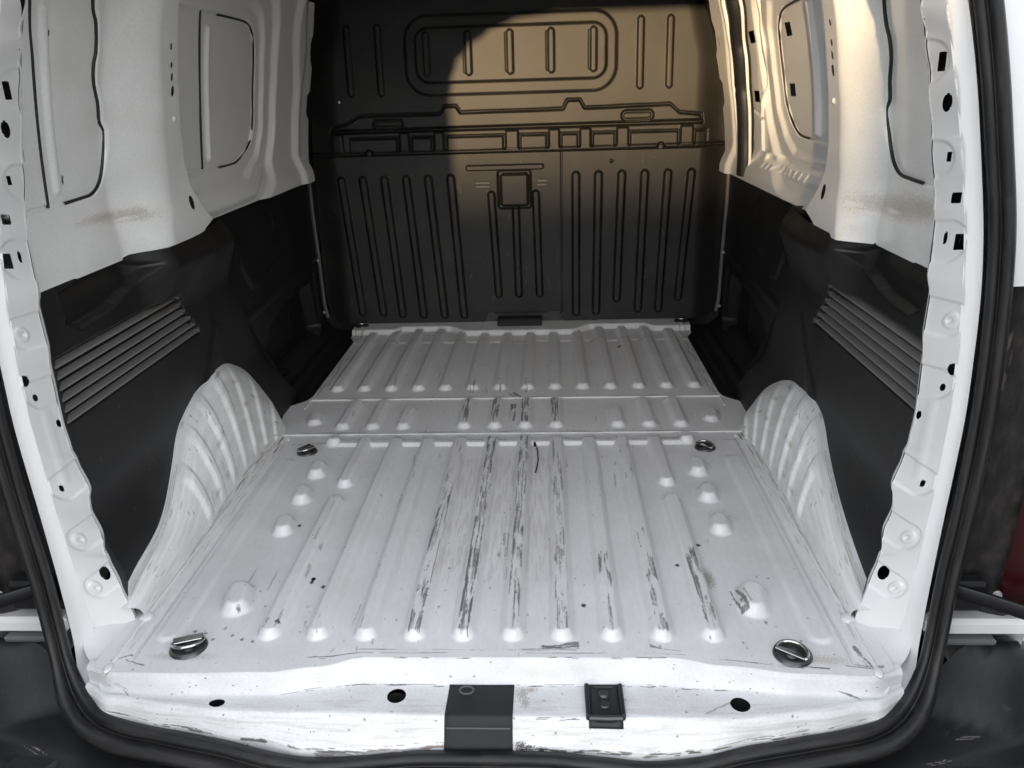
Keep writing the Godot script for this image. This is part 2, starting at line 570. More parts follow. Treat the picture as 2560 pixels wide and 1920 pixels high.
func plastic_paint(c: Color, rect: Rect2, w: int, h: int, sd: int, marks: int, mark_zone: Rect2) -> ImageTexture:
	var P := Paint.new(w, h, rect)
	P.base(c, noise_img(w, h, sd, 0.007, 5), 0.07, noise_img(w, h, sd + 5, 0.3, 2), 0.035, Color(1.1, 1.0, 0.9))
	var n := hash_noise(sd + 2)
	var rng := RandomNumberGenerator.new()
	rng.seed = sd
	for i in range(marks):
		var x := rng.randf_range(mark_zone.position.x, mark_zone.end.x)
		var y := rng.randf_range(mark_zone.position.y, mark_zone.end.y)
		var pale := Color(c.r + 0.20, c.g + 0.195, c.b + 0.185)
		if rng.randf() < 0.55:
			P.scuff(Vector2(x, y), Vector2(x + rng.randf_range(-0.02, 0.02), y + rng.randf_range(0.006, 0.06)), 0.0025, 0.05, pale, rng.randf_range(0.3, 0.8), n)
		elif rng.randf() < 0.5:
			P.spot(x, y, 0.003, 0.004, pale, 0.8, n, 0.6)
		else:
			P.spot(x, y, rng.randf_range(0.01, 0.035), rng.randf_range(0.01, 0.05), pale, 0.13, n, 1.0)
	return P.texture()

func make_materials():
	M.floor = mat(Color.WHITE, 0.36)
	M.floor.albedo_texture = floor_paint()
	M.white = mat(lin(0.72, 0.722, 0.715), 0.32)
	M.white.clearcoat_enabled = true; M.white.clearcoat = 0.5; M.white.clearcoat_roughness = 0.12
	M.gloss = mat(lin(0.76, 0.76, 0.76), 0.30)
	M.gloss.clearcoat_enabled = true; M.gloss.clearcoat = 0.6; M.gloss.clearcoat_roughness = 0.15
	M.black = mat(lin(0.010, 0.010, 0.0105), 0.5)
	grain(5, 0.35, 5.0, 14.0, M.black)
	M.trim = mat(Color.WHITE, 0.46)
	M.trim.albedo_texture = plastic_paint(Color8(20, 20, 21), Rect2(-1.85, -0.1, 1.85, 0.75), 1024, 416, 41, 150, Rect2(-1.7, 0.02, 1.6, 0.5))
	M.bulk = mat(Color.WHITE, 0.55)
	M.bulk.albedo_texture = plastic_paint(Color8(29, 28, 27), BULK_UV, 1024, 788, 52, 150, Rect2(-0.66, 0.03, 1.3, 0.6))
	M.slat = mat(lin(0.16, 0.155, 0.15), 0.45)
	M.rubber = mat(Color.WHITE, 0.48)
	var P := Paint.new(128, 1024, Rect2(0, 0, 1, 8))
	P.base(Color8(25, 24, 24), noise_img(128, 1024, 77, 0.02, 5, 6.0), 0.13, noise_img(128, 1024, 78, 0.12, 3, 10.0), 0.09, Color(1.1, 1.0, 0.92))
	M.rubber.albedo_texture = P.texture()
	M.seal_lip = mat(lin(0.010, 0.010, 0.011), 0.5)
	M.chrome = mat(lin(0.55, 0.55, 0.54), 0.18, 1.0)
	M.dark_steel = mat(lin(0.10, 0.10, 0.10), 0.35, 0.8)
	M.zinc = mat(lin(0.5, 0.5, 0.48), 0.4, 0.7)
	M.clip = mat(lin(0.6, 0.6, 0.58), 0.4)
	M.jamb = mat(Color.WHITE, 0.7)
	var J := Paint.new(256, 768, Rect2(0.7, -0.1, 0.24, 0.75))
	J.base(Color8(36, 33, 32), noise_img(256, 768, 90, 0.03, 5, 2.5), 0.16, noise_img(256, 768, 91, 0.2, 3), 0.06, Color(1.15, 1.0, 0.85))
	var nj := hash_noise(93)
	for i in range(9):
		J.scuff(Vector2(0.735 + 0.004 * i, 0.05), Vector2(0.75 + 0.004 * i, 0.55), 0.006, 0.2 + 0.03 * (i % 3), Color8(96, 88, 80), 0.7, nj)
	M.jamb.albedo_texture = J.texture()
	M.bumper = mat(lin(0.010, 0.010, 0.012), 0.62)
	grain(15, 0.4, 5.0, 16.0, M.bumper)
	var BP := Paint.new(1024, 256, Rect2(0, 0, 1, 1))
	BP.base(Color8(25, 25, 28), noise_img(1024, 256, 401, 0.01, 5), 0.10, noise_img(1024, 256, 402, 0.3, 2), 0.05, Color(1.0, 1.0, 1.0))
	var bn := hash_noise(403)
	for q in [[0.832, 0.40, 0.862, 0.39, 0.010], [0.865, 0.36, 0.885, 0.35, 0.006], [0.10, 0.35, 0.115, 0.37, 0.008], [0.135, 0.42, 0.14, 0.43, 0.008], [0.90, 0.25, 0.915, 0.27, 0.008]]:
		BP.scuff(Vector2(q[0], q[1]), Vector2(q[2], q[3]), q[4], -0.05, Color8(150, 138, 126), 0.8, bn)
	for i in range(60):
		var bx := 0.02 + 0.96 * absf(sin(i * 12.9898))
		var by := 0.1 + 0.6 * absf(sin(i * 4.1414))
		BP.scuff(Vector2(bx, by), Vector2(bx + 0.02 * sin(i * 3.0), by + 0.04), 0.0015, 0.1, Color8(66, 65, 66), 0.6, bn)
	M.bumper_skin = mat(Color.WHITE, 0.6)
	M.bumper_skin.albedo_texture = BP.texture()
	M.lamp = mat(lin(0.03, 0.0015, 0.002), 0.3)
	M.grey_plastic = mat(lin(0.10, 0.10, 0.105), 0.5)
	M.arch = mat(Color.WHITE, 0.42)
	var A := Paint.new(512, 512, Rect2(0, 0, 1, 1))
	A.base(Color8(222, 223, 222), noise_img(512, 512, 61, 0.012, 5), 0.10, noise_img(512, 512, 62, 0.15, 3), 0.06, Color(0.95, 1.05, 1.3))
	var na := hash_noise(63)
	var rng := RandomNumberGenerator.new()
	rng.seed = 64
	for i in range(30):
		var s := rng.randf_range(0.08, 0.95)
		var t := rng.randf_range(0.05, 0.8)
		A.scuff(Vector2(s, t), Vector2(s + rng.randf_range(-0.01, 0.02), t + rng.randf_range(0.03, 0.2)), 0.0028, 0.16, Color8(140, 136, 130), 0.6, na, 0.0, 0.3)
	for i in range(26):
		A.spot(rng.randf_range(0.02, 0.9), rng.randf_range(0.02, 0.95), 0.012, 0.02, Color8(150, 144, 134), 0.5, na, 0.9)
	A.scuff(Vector2(0.0, 0.035), Vector2(1.0, 0.035), 0.03, 0.1, Color8(158, 150, 138), 0.7, na)
	A.scuff(Vector2(0.03, 0.86), Vector2(0.35, 0.9), 0.05, 0.15, Color8(150, 138, 128), 0.7, na)
	M.arch.albedo_texture = A.texture()
	M.paving = mat(lin(0.22, 0.215, 0.205), 0.9)
	grain(33, 0.2, 8.0, 3.0, M.paving)
	M.concrete = mat(lin(0.25, 0.24, 0.22), 0.9)
	M.side = {}
	for s in [-1, 1]:
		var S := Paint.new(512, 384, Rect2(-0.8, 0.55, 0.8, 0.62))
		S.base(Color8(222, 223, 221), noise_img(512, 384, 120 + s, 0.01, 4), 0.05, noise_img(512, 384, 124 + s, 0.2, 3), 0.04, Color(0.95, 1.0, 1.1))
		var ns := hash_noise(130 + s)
		var ledge_brown := Color8(168, 158, 144)  # low-contrast brown for the blotches along the ledge
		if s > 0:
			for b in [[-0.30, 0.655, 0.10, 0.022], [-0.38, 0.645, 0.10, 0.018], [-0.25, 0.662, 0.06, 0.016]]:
				S.spot(b[0], b[1], b[2], b[3], ledge_brown, 0.42, ns, 0.7)
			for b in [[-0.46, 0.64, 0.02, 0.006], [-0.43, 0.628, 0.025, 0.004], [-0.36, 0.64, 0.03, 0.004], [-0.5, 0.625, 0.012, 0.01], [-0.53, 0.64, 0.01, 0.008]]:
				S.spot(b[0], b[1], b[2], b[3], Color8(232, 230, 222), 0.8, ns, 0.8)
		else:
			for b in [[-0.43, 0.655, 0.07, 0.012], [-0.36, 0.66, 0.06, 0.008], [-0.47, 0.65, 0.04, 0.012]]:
				S.spot(b[0], b[1], b[2], b[3], ledge_brown, 0.4, ns, 0.8)
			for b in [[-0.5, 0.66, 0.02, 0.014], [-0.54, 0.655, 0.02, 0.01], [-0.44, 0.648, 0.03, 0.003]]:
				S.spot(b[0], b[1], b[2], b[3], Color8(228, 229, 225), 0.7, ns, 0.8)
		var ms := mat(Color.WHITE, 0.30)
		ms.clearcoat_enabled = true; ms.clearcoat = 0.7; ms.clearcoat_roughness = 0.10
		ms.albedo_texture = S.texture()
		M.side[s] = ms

# ---------------------------------------------------------------- van surfaces
func trim_x(y: float) -> float:
	var t := clampf(1.0 - y / 0.2, 0.0, 1.0)
	var x := 0.706 - 0.052 * t * t * (3.0 - 2.0 * t)
	return x + 0.022 * smoothstep(0.53, 0.595, y)

# the trim swells inwards where it wraps the foot of the centre pillar
func trim_swell(z: float, y: float) -> float:
	return 0.058 * smoothstep(-0.40, -0.50, z) * smoothstep(0.42, 0.565, y)

func body_x(y: float) -> float:
	var d := maxf(0.0, y - 0.55)
	return 0.725 - 0.35 * d * d

const RIB := 0.0837

func build_floor():
	# rear panel with long ribs, short humps and the bead at its front edge
	var s := Sheet.new(-0.645, 0.645, -0.835, 0.122, 0.0034)
	var hgt := 0.0158
	for i in range(10):
		var x := (i - 4.5) * RIB
		if i == 0 or i == 9:
			s.bar(x, -0.775, x, -0.548, 0.0215, 0.0108, hgt)
			s.bar(x, -0.458, x, -0.008, 0.0215, 0.0108, hgt)
		else:
			s.bar(x, -0.775, x, -0.008, 0.0215, 0.0108, hgt)
	for sx in [-1.0, 1.0]:
		s.bar(sx * 0.460, -0.785, sx * 0.460, -0.775, 0.026, 0.010, 0.018)
		for z in [[-0.630, -0.596], [-0.500, -0.472], [-0.366, -0.338]]:
			s.bar(sx * 0.462, z[0], sx * 0.458, z[1], 0.0255, 0.010, 0.019)
		s.bar(sx * 0.470, -0.118, sx * 0.462, -0.078, 0.031, 0.012, 0.020)
		s.bar(sx * 0.557, -0.665, sx * 0.552, -0.005, 0.024, 0.014, 0.0042)
	s.bar(-0.44, -0.768, 0.44, -0.768, 0.0155, 0.0105, 0.0085)
	for sx in [-1.0, 1.0]:   # flat drainage corners by the arches
		s.line([Vector2(sx * 0.592, -0.80), Vector2(sx * 0.590, -0.3), Vector2(sx * 0.588, 0.08)], 0.005, 0.001, -0.006)
	for c in [[-0.345, -0.165], [0.07, -0.75]]:
		s.hole(c[0], c[1], 0.0045, 0.0055)
	var zc := [[-0.66, 0.074], [-0.60, 0.090], [-0.5, 0.092], [-0.35, 0.088], [-0.27, 0.075], [-0.2, 0.052], [0.3, 0.050], [0.38, 0.068], [0.5, 0.085], [0.60, 0.090], [0.66, 0.074]]
	var rear := s.build(func(u, v, h):
		var e := table(zc, u)
		if v > 0.03: v = lerpf(0.03, e, (v - 0.03) / 0.092)
		return Vector3(u, h, v), Vector3.UP, FLOOR_UV)
	obj("floor_panel", rear, M.floor, van).set_meta("label", "scuffed white ribbed floor sheet between the wheel arches")
	# cross panel
	s = Sheet.new(-0.67, 0.67, -1.085, -0.826, 0.0042)
	for r in [[-5.5, -1.033], [-4.5, -1.033], [-3.5, -0.978], [-1.5, -1.035], [-0.5, -1.035], [0.5, -1.035], [1.5, -1.035], [3.5, -0.972], [4.5, -1.03], [5.5, -1.035]]:
		s.bar(r[0] * RIB, r[1], r[0] * RIB, -0.872, 0.0235, 0.0100, 0.0135)
	for sx in [-1.0, 1.0]:
		s.bar(sx * 0.556, -0.945, sx * 0.548, -0.905, 0.025, 0.010, 0.0125)
	s.clip(PackedVector2Array([Vector2(-0.632, -0.828), Vector2(0.632, -0.828), Vector2(0.645, -0.90), Vector2(0.664, -1.0), Vector2(0.655, -1.03), Vector2(0.625, -1.06), Vector2(0.607, -1.085), Vector2(-0.607, -1.085), Vector2(-0.625, -1.06), Vector2(-0.655, -1.03), Vector2(-0.660, -1.0), Vector2(-0.645, -0.90)]))
	var cross := s.build(func(u, v, h): return Vector3(u, h + 0.0042, v), Vector3.UP, FLOOR_UV)
	obj("floor_panel", cross, M.floor, van).set_meta("label", "narrow white cross panel with twelve short ribs")
	for e in [[-0.830, 0.632]]:
		obj("panel_edge", cbox(V(1.262, 0.0042, 0.003), 0.0004), M.white, van, V(0, 0.0021, -0.8262))
	# front panel, ribs running into the raised step by the bulkhead
	s = Sheet.new(-0.632, 0.632, -1.81, -1.068, 0.0042)
	for i in range(14):
		var x := (i - 6.5) * RIB
		s.bar(x, -1.80, x, -1.150, 0.0240, 0.0105, 0.0140)
	var ze := [[-0.63, -1.700], [-0.47, -1.700], [-0.44, -1.735], [-0.27, -1.735], [-0.19, -1.672], [0.19, -1.672], [0.27, -1.735], [0.46, -1.735], [0.50, -1.700], [0.63, -1.700]]
	for j in range(s.ny):
		var z := s.v0 + j * s.dv
		if z > -1.585: break
		for i in range(s.nx):
			var k := j * s.nx + i
			var e := table(ze, s.u0 + i * s.du)
			s.H[k] = maxf(s.H[k], 0.004 * smoothstep(-1.598, -1.604, z))
			s.H[k] = maxf(s.H[k], 0.022 * smoothstep(e + 0.004, e - 0.012, z))
	s.clip(PackedVector2Array([Vector2(-0.612, -1.068), Vector2(0.612, -1.068), Vector2(0.604, -1.10), Vector2(0.602, -1.62), Vector2(0.626, -1.675), Vector2(0.630, -1.81), Vector2(-0.630, -1.81), Vector2(-0.626, -1.675), Vector2(-0.602, -1.62), Vector2(-0.604, -1.10)]))
	s.slot(0.352, -1.53, 0.007, 0.007)
	var front := s.build(func(u, v, h): return Vector3(u, h + 0.0082, v), Vector3.UP, FLOOR_UV)
	obj("floor_panel", front, M.floor, van).set_meta("label", "white floor sheet with fourteen ribs in front of the bulkhead")
	obj("panel_edge", cbox(V(1.222, 0.0042, 0.003), 0.0004), M.white, van, V(0, 0.0062, -1.0682))
	for sx in [-1.0, 1.0]:
		obj("panel_edge", cbox(V(0.003, 0.02, 0.70), 0.0004), M.white, van, V(sx * 0.6045, -0.002, -1.35))
	# dark tray under the sheets closes the body
	obj("underbody", cbox(V(1.66, 0.02, 2.02), 0.004), M.black, van, V(0, -0.14, -0.90))

func build_sill():
	var zc := [[-0.66, 0.074], [-0.60, 0.090], [-0.5, 0.092], [-0.35, 0.088], [-0.27, 0.075], [-0.2, 0.052], [0.3, 0.050], [0.38, 0.068], [0.5, 0.085], [0.60, 0.090], [0.66, 0.074]]
	var zb := [[-0.66, 0.082], [-0.60, 0.104], [-0.5, 0.110], [-0.35, 0.106], [-0.25, 0.088], [-0.2, 0.079], [0.24, 0.078], [0.38, 0.087], [0.5, 0.100], [0.60, 0.104], [0.66, 0.082]]
	var zs := [[-0.66, 0.090], [-0.60, 0.118], [-0.5, 0.132], [-0.39, 0.143], [0.0, 0.146], [0.39, 0.150], [0.5, 0.136], [0.60, 0.118], [0.66, 0.090]]
	var ze := [[-0.66, 0.096], [-0.60, 0.126], [-0.5, 0.143], [-0.36, 0.160], [-0.27, 0.178], [-0.16, 0.181], [-0.06, 0.171], [0.06, 0.170], [0.16, 0.172], [0.25, 0.181], [0.33, 0.175], [0.43, 0.156], [0.5, 0.145], [0.60, 0.126], [0.66, 0.096]]
	var s := Sheet.new(-0.655, 0.655, 0.0, 1.0, 0.0045)
	s = Sheet.new(-0.655, 0.655, 0.0, 0.2, 0.0028)
	var f := func(u: float, v: float, h: float) -> Vector3:
		var a: float = table(zc, u); var b: float = table(zb, u); var c: float = table(zs, u); var d: float = table(ze, u)
		var k := absf(u) / 0.66
		var yb := -0.031 + 0.006 * k
		var yd := -0.074 + 0.030 * k * k
		var pts := [V(u, 0.0, a - 0.012), V(u, -0.001, a), V(u, -0.006, a + 0.005), V(u, yb - 0.002, b - 0.004), V(u, yb - 0.005, b), V(u, yb - 0.0055, b + 0.006), V(u, yb - 0.002, c - 0.006), V(u, yb - 0.003, c), V(u, yb - 0.011, c + 0.006), V(u, yd, d), V(u, yd - 0.05 + 0.042 * smoothstep(0.5, 0.62, absf(u)), d + 0.004)]
		var wts := [0.0, 0.06, 0.10, 0.30, 0.335, 0.37, 0.58, 0.615, 0.66, 0.86, 1.0]
		var t := clampf(v / 0.2, 0.0, 1.0)
		for i in range(10):
			if t <= wts[i + 1] + 1e-6:
				var w: float = (t - wts[i]) / (wts[i + 1] - wts[i])
				return pts[i].lerp(pts[i + 1], w) + V(0, h, 0)
		return pts[10]
	# holes are cut at the shelf; v of the shelf middle is about 0.475 * 0.2
	s.hole(-0.423, 0.096, 0.0125, 0.0205)
	s.hole(-0.140, 0.088, 0.0150, 0.0130)
	s.hole(0.397, 0.096, 0.0150, 0.0135)
	var pl := obj("rear_sill", s.build(f, V(0, 0.6, 0.8), Rect2(-0.7, 0.0, 1.4, 0.2)), M.floor, van)
	# the sill repeats the floor paint picture of its own depth
	var P := Paint.new(1024, 192, Rect2(-0.7, 0, 1.4, 0.2))
	P.base(Color8(217, 217, 217), noise_img(1024, 192, 211, 0.01, 5), 0.07, noise_img(1024, 192, 212, 0.15, 3), 0.05, Color(1, 1.05, 1.15))
	var n := hash_noise(215)
	var dk := Color8(88, 86, 86)
	for q in [[-0.33, 0.066, -0.06, 0.066, -0.02], [0.06, 0.066, 0.17, 0.066, 0.0], [0.2, 0.066, 0.42, 0.068, 0.12], [-0.62, 0.172, -0.3, 0.174, 0.05], [-0.3, 0.172, -0.05, 0.172, 0.0], [0.05, 0.172, 0.3, 0.173, -0.02], [0.3, 0.173, 0.62, 0.172, 0.1], [0.08, 0.126, 0.15, 0.124, 0.1], [0.55, 0.05, 0.61, 0.09, -0.1], [-0.6, 0.04, -0.57, 0.075, -0.05], [-0.22, 0.012, -0.02, 0.012, 0.25], [0.1, 0.012, 0.3, 0.012, 0.25]]:
		P.scuff(Vector2(q[0], q[1]), Vector2(q[2], q[3]), 0.0028, q[4] + 0.08, dk, 0.85, n, 0.0, 0.2, 2.2)
	P.scuff(Vector2(-0.16, 0.170), Vector2(-0.05, 0.168), 0.007, 0.05, Color8(120, 102, 90), 0.8, n, 0.0, 0.3, 1.8)
	for q in [[0.058, 0.166, 0.008, 0.006], [0.07, 0.169, 0.010, 0.004], [0.09, 0.171, 0.008, 0.003]]: P.spot(q[0], q[1], q[2], q[3], Color8(66, 60, 56), 0.85, n, 1.0)
	for q in [[0.060, 0.082, 0.008, 0.010], [0.066, 0.098, 0.006, 0.009], [0.074, 0.075, 0.010, 0.004]]: P.spot(q[0], q[1], q[2], q[3], Color8(150, 140, 132), 0.6, n, 1.0)
	for q in [[0.075, 0.04, 0.02, 0.012], [0.11, 0.045, 0.025, 0.012], [0.15, 0.035, 0.012, 0.016]]: P.spot(q[0], q[1], q[2], q[3], Color8(204, 199, 192), 0.6, n, 0.9)
	P.scuff(Vector2(-0.26, 0.18), Vector2(-0.08, 0.18), 0.014, 0.12, Color8(128, 124, 122), 0.7, n)
	P.scuff(Vector2(0.3, 0.18), Vector2(0.5, 0.176), 0.012, 0.15, Color8(128, 124, 122), 0.7, n)
	P.scuff(Vector2(0.40, 0.085), Vector2(0.34, 0.115), 0.003, 0.05, Color8(150, 144, 138), 0.7, n)
	for q in [[-0.6, 0.12, 0.6, 0.12, 0.03, 0.25], [-0.62, 0.16, 0.62, 0.16, 0.03, 0.3]]:
		P.scuff(Vector2(q[0], q[1]), Vector2(q[2], q[3]), q[4], 0.0, Color8(178, 170, 160), q[5], n, 0.0, 0.7)
	var rng := RandomNumberGenerator.new()
	rng.seed = 216
	for i in range(120):
		P.spot(rng.randf_range(-0.62, 0.62), rng.randf_range(0.02, 0.19), rng.randf_range(0.0008, 0.0022), rng.randf_range(0.0008, 0.002), dk, 0.7, n, 0.6)
	var ms := mat(Color.WHITE, 0.36)
	ms.albedo_texture = P.texture()
	pl.material_override = ms
	pl.set_meta("label", "white stepped door sill with chipped paint and round holes")
	# cups behind the holes
	for q in [[-0.423, 0.123, 0.016], [-0.140, 0.113, 0.019], [0.397, 0.119, 0.020]]:
		obj("hole_cup", lathe([Vector2(0.0, -0.03), Vector2(q[2], -0.03), Vector2(q[2], 0.0)], 20), M.dark_steel, pl, V(q[0], -0.036, q[1]))
	# black striker plates that follow the step
	for st in [[-0.0055, 0.0525, 0.0], [0.189, 0.026, 1.0]]:
		var rows := []
		var v1 := 0.187 if st[2] == 0.0 else 0.138
		for j in range(41):
			var row := []
			for i in range(13):
				var w := (i / 6.0 - 1.0)
				var e := 0.0 if (i == 0 or i == 12) else 0.0035
				var v := lerpf(0.0635, v1, j / 40.0)
				if j == 0 or j == 40: e = 0.0
				var p: Vector3 = f.call(st[0] + w * st[1], v, 0.0)
				if st[2] == 1.0 and i > 2 and i < 10 and j > 3 and j < 35: e = 0.0008
				row.append(p + V(0, 0.75, 0.65) * (e + 0.0008))
			rows.append(row)
		var nm := "latch_cover" if st[2] == 0.0 else "striker_plate"
		var c := obj(nm, grid(rows, V(0, 0.7, 0.7)), M.bumper if st[2] == 0.0 else M.seal_lip, van)
		if st[2] == 0.0:
			c.set_meta("label", "square black plastic cover in the middle of the sill")
			obj("ring_mark", tube(ring_pts(0.011, 0.008, 18), 0.0014, 6), M.grey_plastic, c, V(-0.028, -0.026, 0.098), Basis(Vector3.RIGHT, 0.05))
			obj("moulded_line", cbox(V(0.092, 0.002, 0.002), 0.0006), M.grey_plastic, c, V(-0.0055, -0.0325, 0.128))
			obj("moulded_line", cbox(V(0.098, 0.002, 0.003), 0.0006), M.grey_plastic, c, V(-0.0055, -0.0435, 0.1595))
			obj("slot_mark", cbox(V(0.022, 0.003, 0.006), 0.001), M.seal_lip, c, V(-0.032, -0.0338, 0.146))
		else:
			c.set_meta("label", "black metal striker bracket with two bolts on the sill")
			for z in [0.098, 0.122]:
				obj("bolt", lathe([Vector2(0.0, 0.004), Vector2(0.006, 0.004), Vector2(0.0085, 0.002), Vector2(0.0095, 0.0)], 16), M.dark_steel, c, V(0.189, -0.0335, z))
			obj("hook_bar", tube([V(0.164, -0.030, 0.151), V(0.189, -0.029, 0.153), V(0.214, -0.030, 0.151)], 0.0045, 8), M.dark_steel, c)
			for sx in [-1.0, 1.0]:
				obj("side_flange", cbox(V(0.007, 0.012, 0.070), 0.002), M.seal_lip, c, V(0.189 + sx * 0.0265, -0.0300, 0.116))

func ring_pts(rx: float, rz: float, n: int) -> Array:
	var a := []
	for i in range(n + 1): a.append(V(rx * cos(TAU * i / n), 0, rz * sin(TAU * i / n)))
	return a

func build_arches():
	var outl := {
		-1: [V(-0.660, 0.030, -0.030), V(-0.667, 0.052, -0.12), V(-0.676, 0.076, -0.25), V(-0.700, 0.130, -0.37), V(-0.721, 0.198, -0.48), V(-0.724, 0.236, -0.60), V(-0.724, 0.246, -0.735), V(-0.716, 0.185, -0.865), V(-0.684, 0.080, -0.925), V(-0.656, 0.000, -0.916)],
		1: [V(0.660, 0.030, -0.030), V(0.667, 0.052, -0.14), V(0.682, 0.088, -0.29), V(0.702, 0.130, -0.425), V(0.722, 0.180, -0.545), V(0.724, 0.192, -0.665), V(0.718, 0.168, -0.785), V(0.692, 0.108, -0.885), V(0.664, 0.040, -0.912), V(0.655, -0.01, -0.895)]}
	for s in [-1, 1]:
		var ns := 320
		var nt := 48
		var rows := []
		for j in range(nt + 1):
			var t := float(j) / nt
			var row := []
			for i in range(ns + 1):
				var k := float(i) / ns
				var O := spline(outl[s], k)
				var Q := V(s * (0.617 - 0.003 * k), -0.004, lerpf(-0.048, -0.845, pow(k, 0.94)))
				var c1 := Q + V(s * 0.004, maxf(O.y, 0.03) * 0.72, 0.0)
				var c2 := O + V(-s * 0.052, 0.004, (Q.z - O.z) * 0.35)
				var p := Q.bezier_interpolate(c1, c2, O, t)
				# fan of pressed ribs
				var b := 0.0
				for m in range(7):
					var c := 0.34 + 0.092 * m + 0.03 * (1.0 - t) * (1.0 - t)
					var d := absf(k - c) / 0.024
					b = maxf(b, smoothstep(1.0, 0.25, d))
				b *= smoothstep(0.04, 0.16, t) * (1.0 - 0.2 * smoothstep(0.85, 1.0, t))
				b *= smoothstep(0.25, 0.36, k + 0.12 * t)
				var e := 0.0066 * b * (1.0 - 0.9 * smoothstep(0.55, 0.92, t))
				var nrm := V(-s * (1.0 - 0.55 * t), 0.35 + 0.6 * t, 0.1).normalized()
				row.append(p + nrm * e)
			rows.append(row)
		var a := obj("wheel_arch", grid(rows, V(-s, 0.7, 0.2)), M.arch, van)
		a.set_meta("label", ("left" if s < 0 else "right") + " white wheel arch with fanned pressed ribs")
		# sealant bead in the joint with the floor
		var rng := RandomNumberGenerator.new()
		rng.seed = 300 + s
		var pts := []
		for i in range(60):
			var k := i / 59.0
			pts.append(V(s * (0.614 + 0.0015 * rng.randf_range(-1, 1)), 0.0005 + 0.001 * rng.randf(), lerpf(-0.835, 0.095, k)))
		obj("sealant_bead", tube(pts, 0.0034, 7), M.white, van)
		for q in [[-0.048, 0.016], [0.085, 0.02]]:
			var blob := SphereMesh.new()
			blob.radius = 0.008; blob.height = 0.012; blob.radial_segments = 14; blob.rings = 7
			obj("sealant_blob", blob, M.white, van, V(s * 0.614, 0.002, q[0]), Basis.from_scale(V(1.5, 0.9, 1.7) if q[0] < 0.0 else V(0.9, 0.7, 1.5)))

func pillar_inner(y: float) -> float:
	return table([[-0.05, 0.588], [0.035, 0.602], [0.10, 0.614], [0.155, 0.624], [0.165, 0.628], [0.20, 0.624], [0.245, 0.6335], [0.262, 0.632], [0.283, 0.626], [0.335, 0.637], [0.352, 0.642], [0.40, 0.645], [0.49, 0.642], [0.53, 0.637], [0.583, 0.637], [0.61, 0.630], [0.69, 0.627], [0.70, 0.624], [0.79, 0.606], [0.86, 0.591], [0.912, 0.578], [0.95, 0.566], [1.0, 0.545], [1.06, 0.510], [1.11, 0.455], [1.145, 0.38], [1.165, 0.25], [1.172, 0.0]], y)

const FLANGE_OUT := [[-0.04, 0.676], [0.03, 0.681], [0.132, 0.685], [0.25, 0.690], [0.40, 0.693], [0.50, 0.690], [0.59, 0.682], [0.69, 0.667], [0.79, 0.645], [0.87, 0.624], [0.953, 0.600], [1.02, 0.578], [1.03, 0.577]]

# the flange runs obliquely: its free edge lies deeper in the bay than the edge by the seal
func flange_point(s: int, u: float, v: float, h: float) -> Vector3:
	var o := table(FLANGE_OUT, v)
	var t := clampf((o - u) / (o - pillar_inner(v)), -0.1, 1.0)
	var f := t * lerpf(0.6, 1.0, smoothstep(0.0, 0.25, v))
	return V(s * (u + (0.043 - 0.007 * s) * f - 0.75 * h), v + f * (0.064 * v - 0.056), -0.070 * f + 0.66 * h)

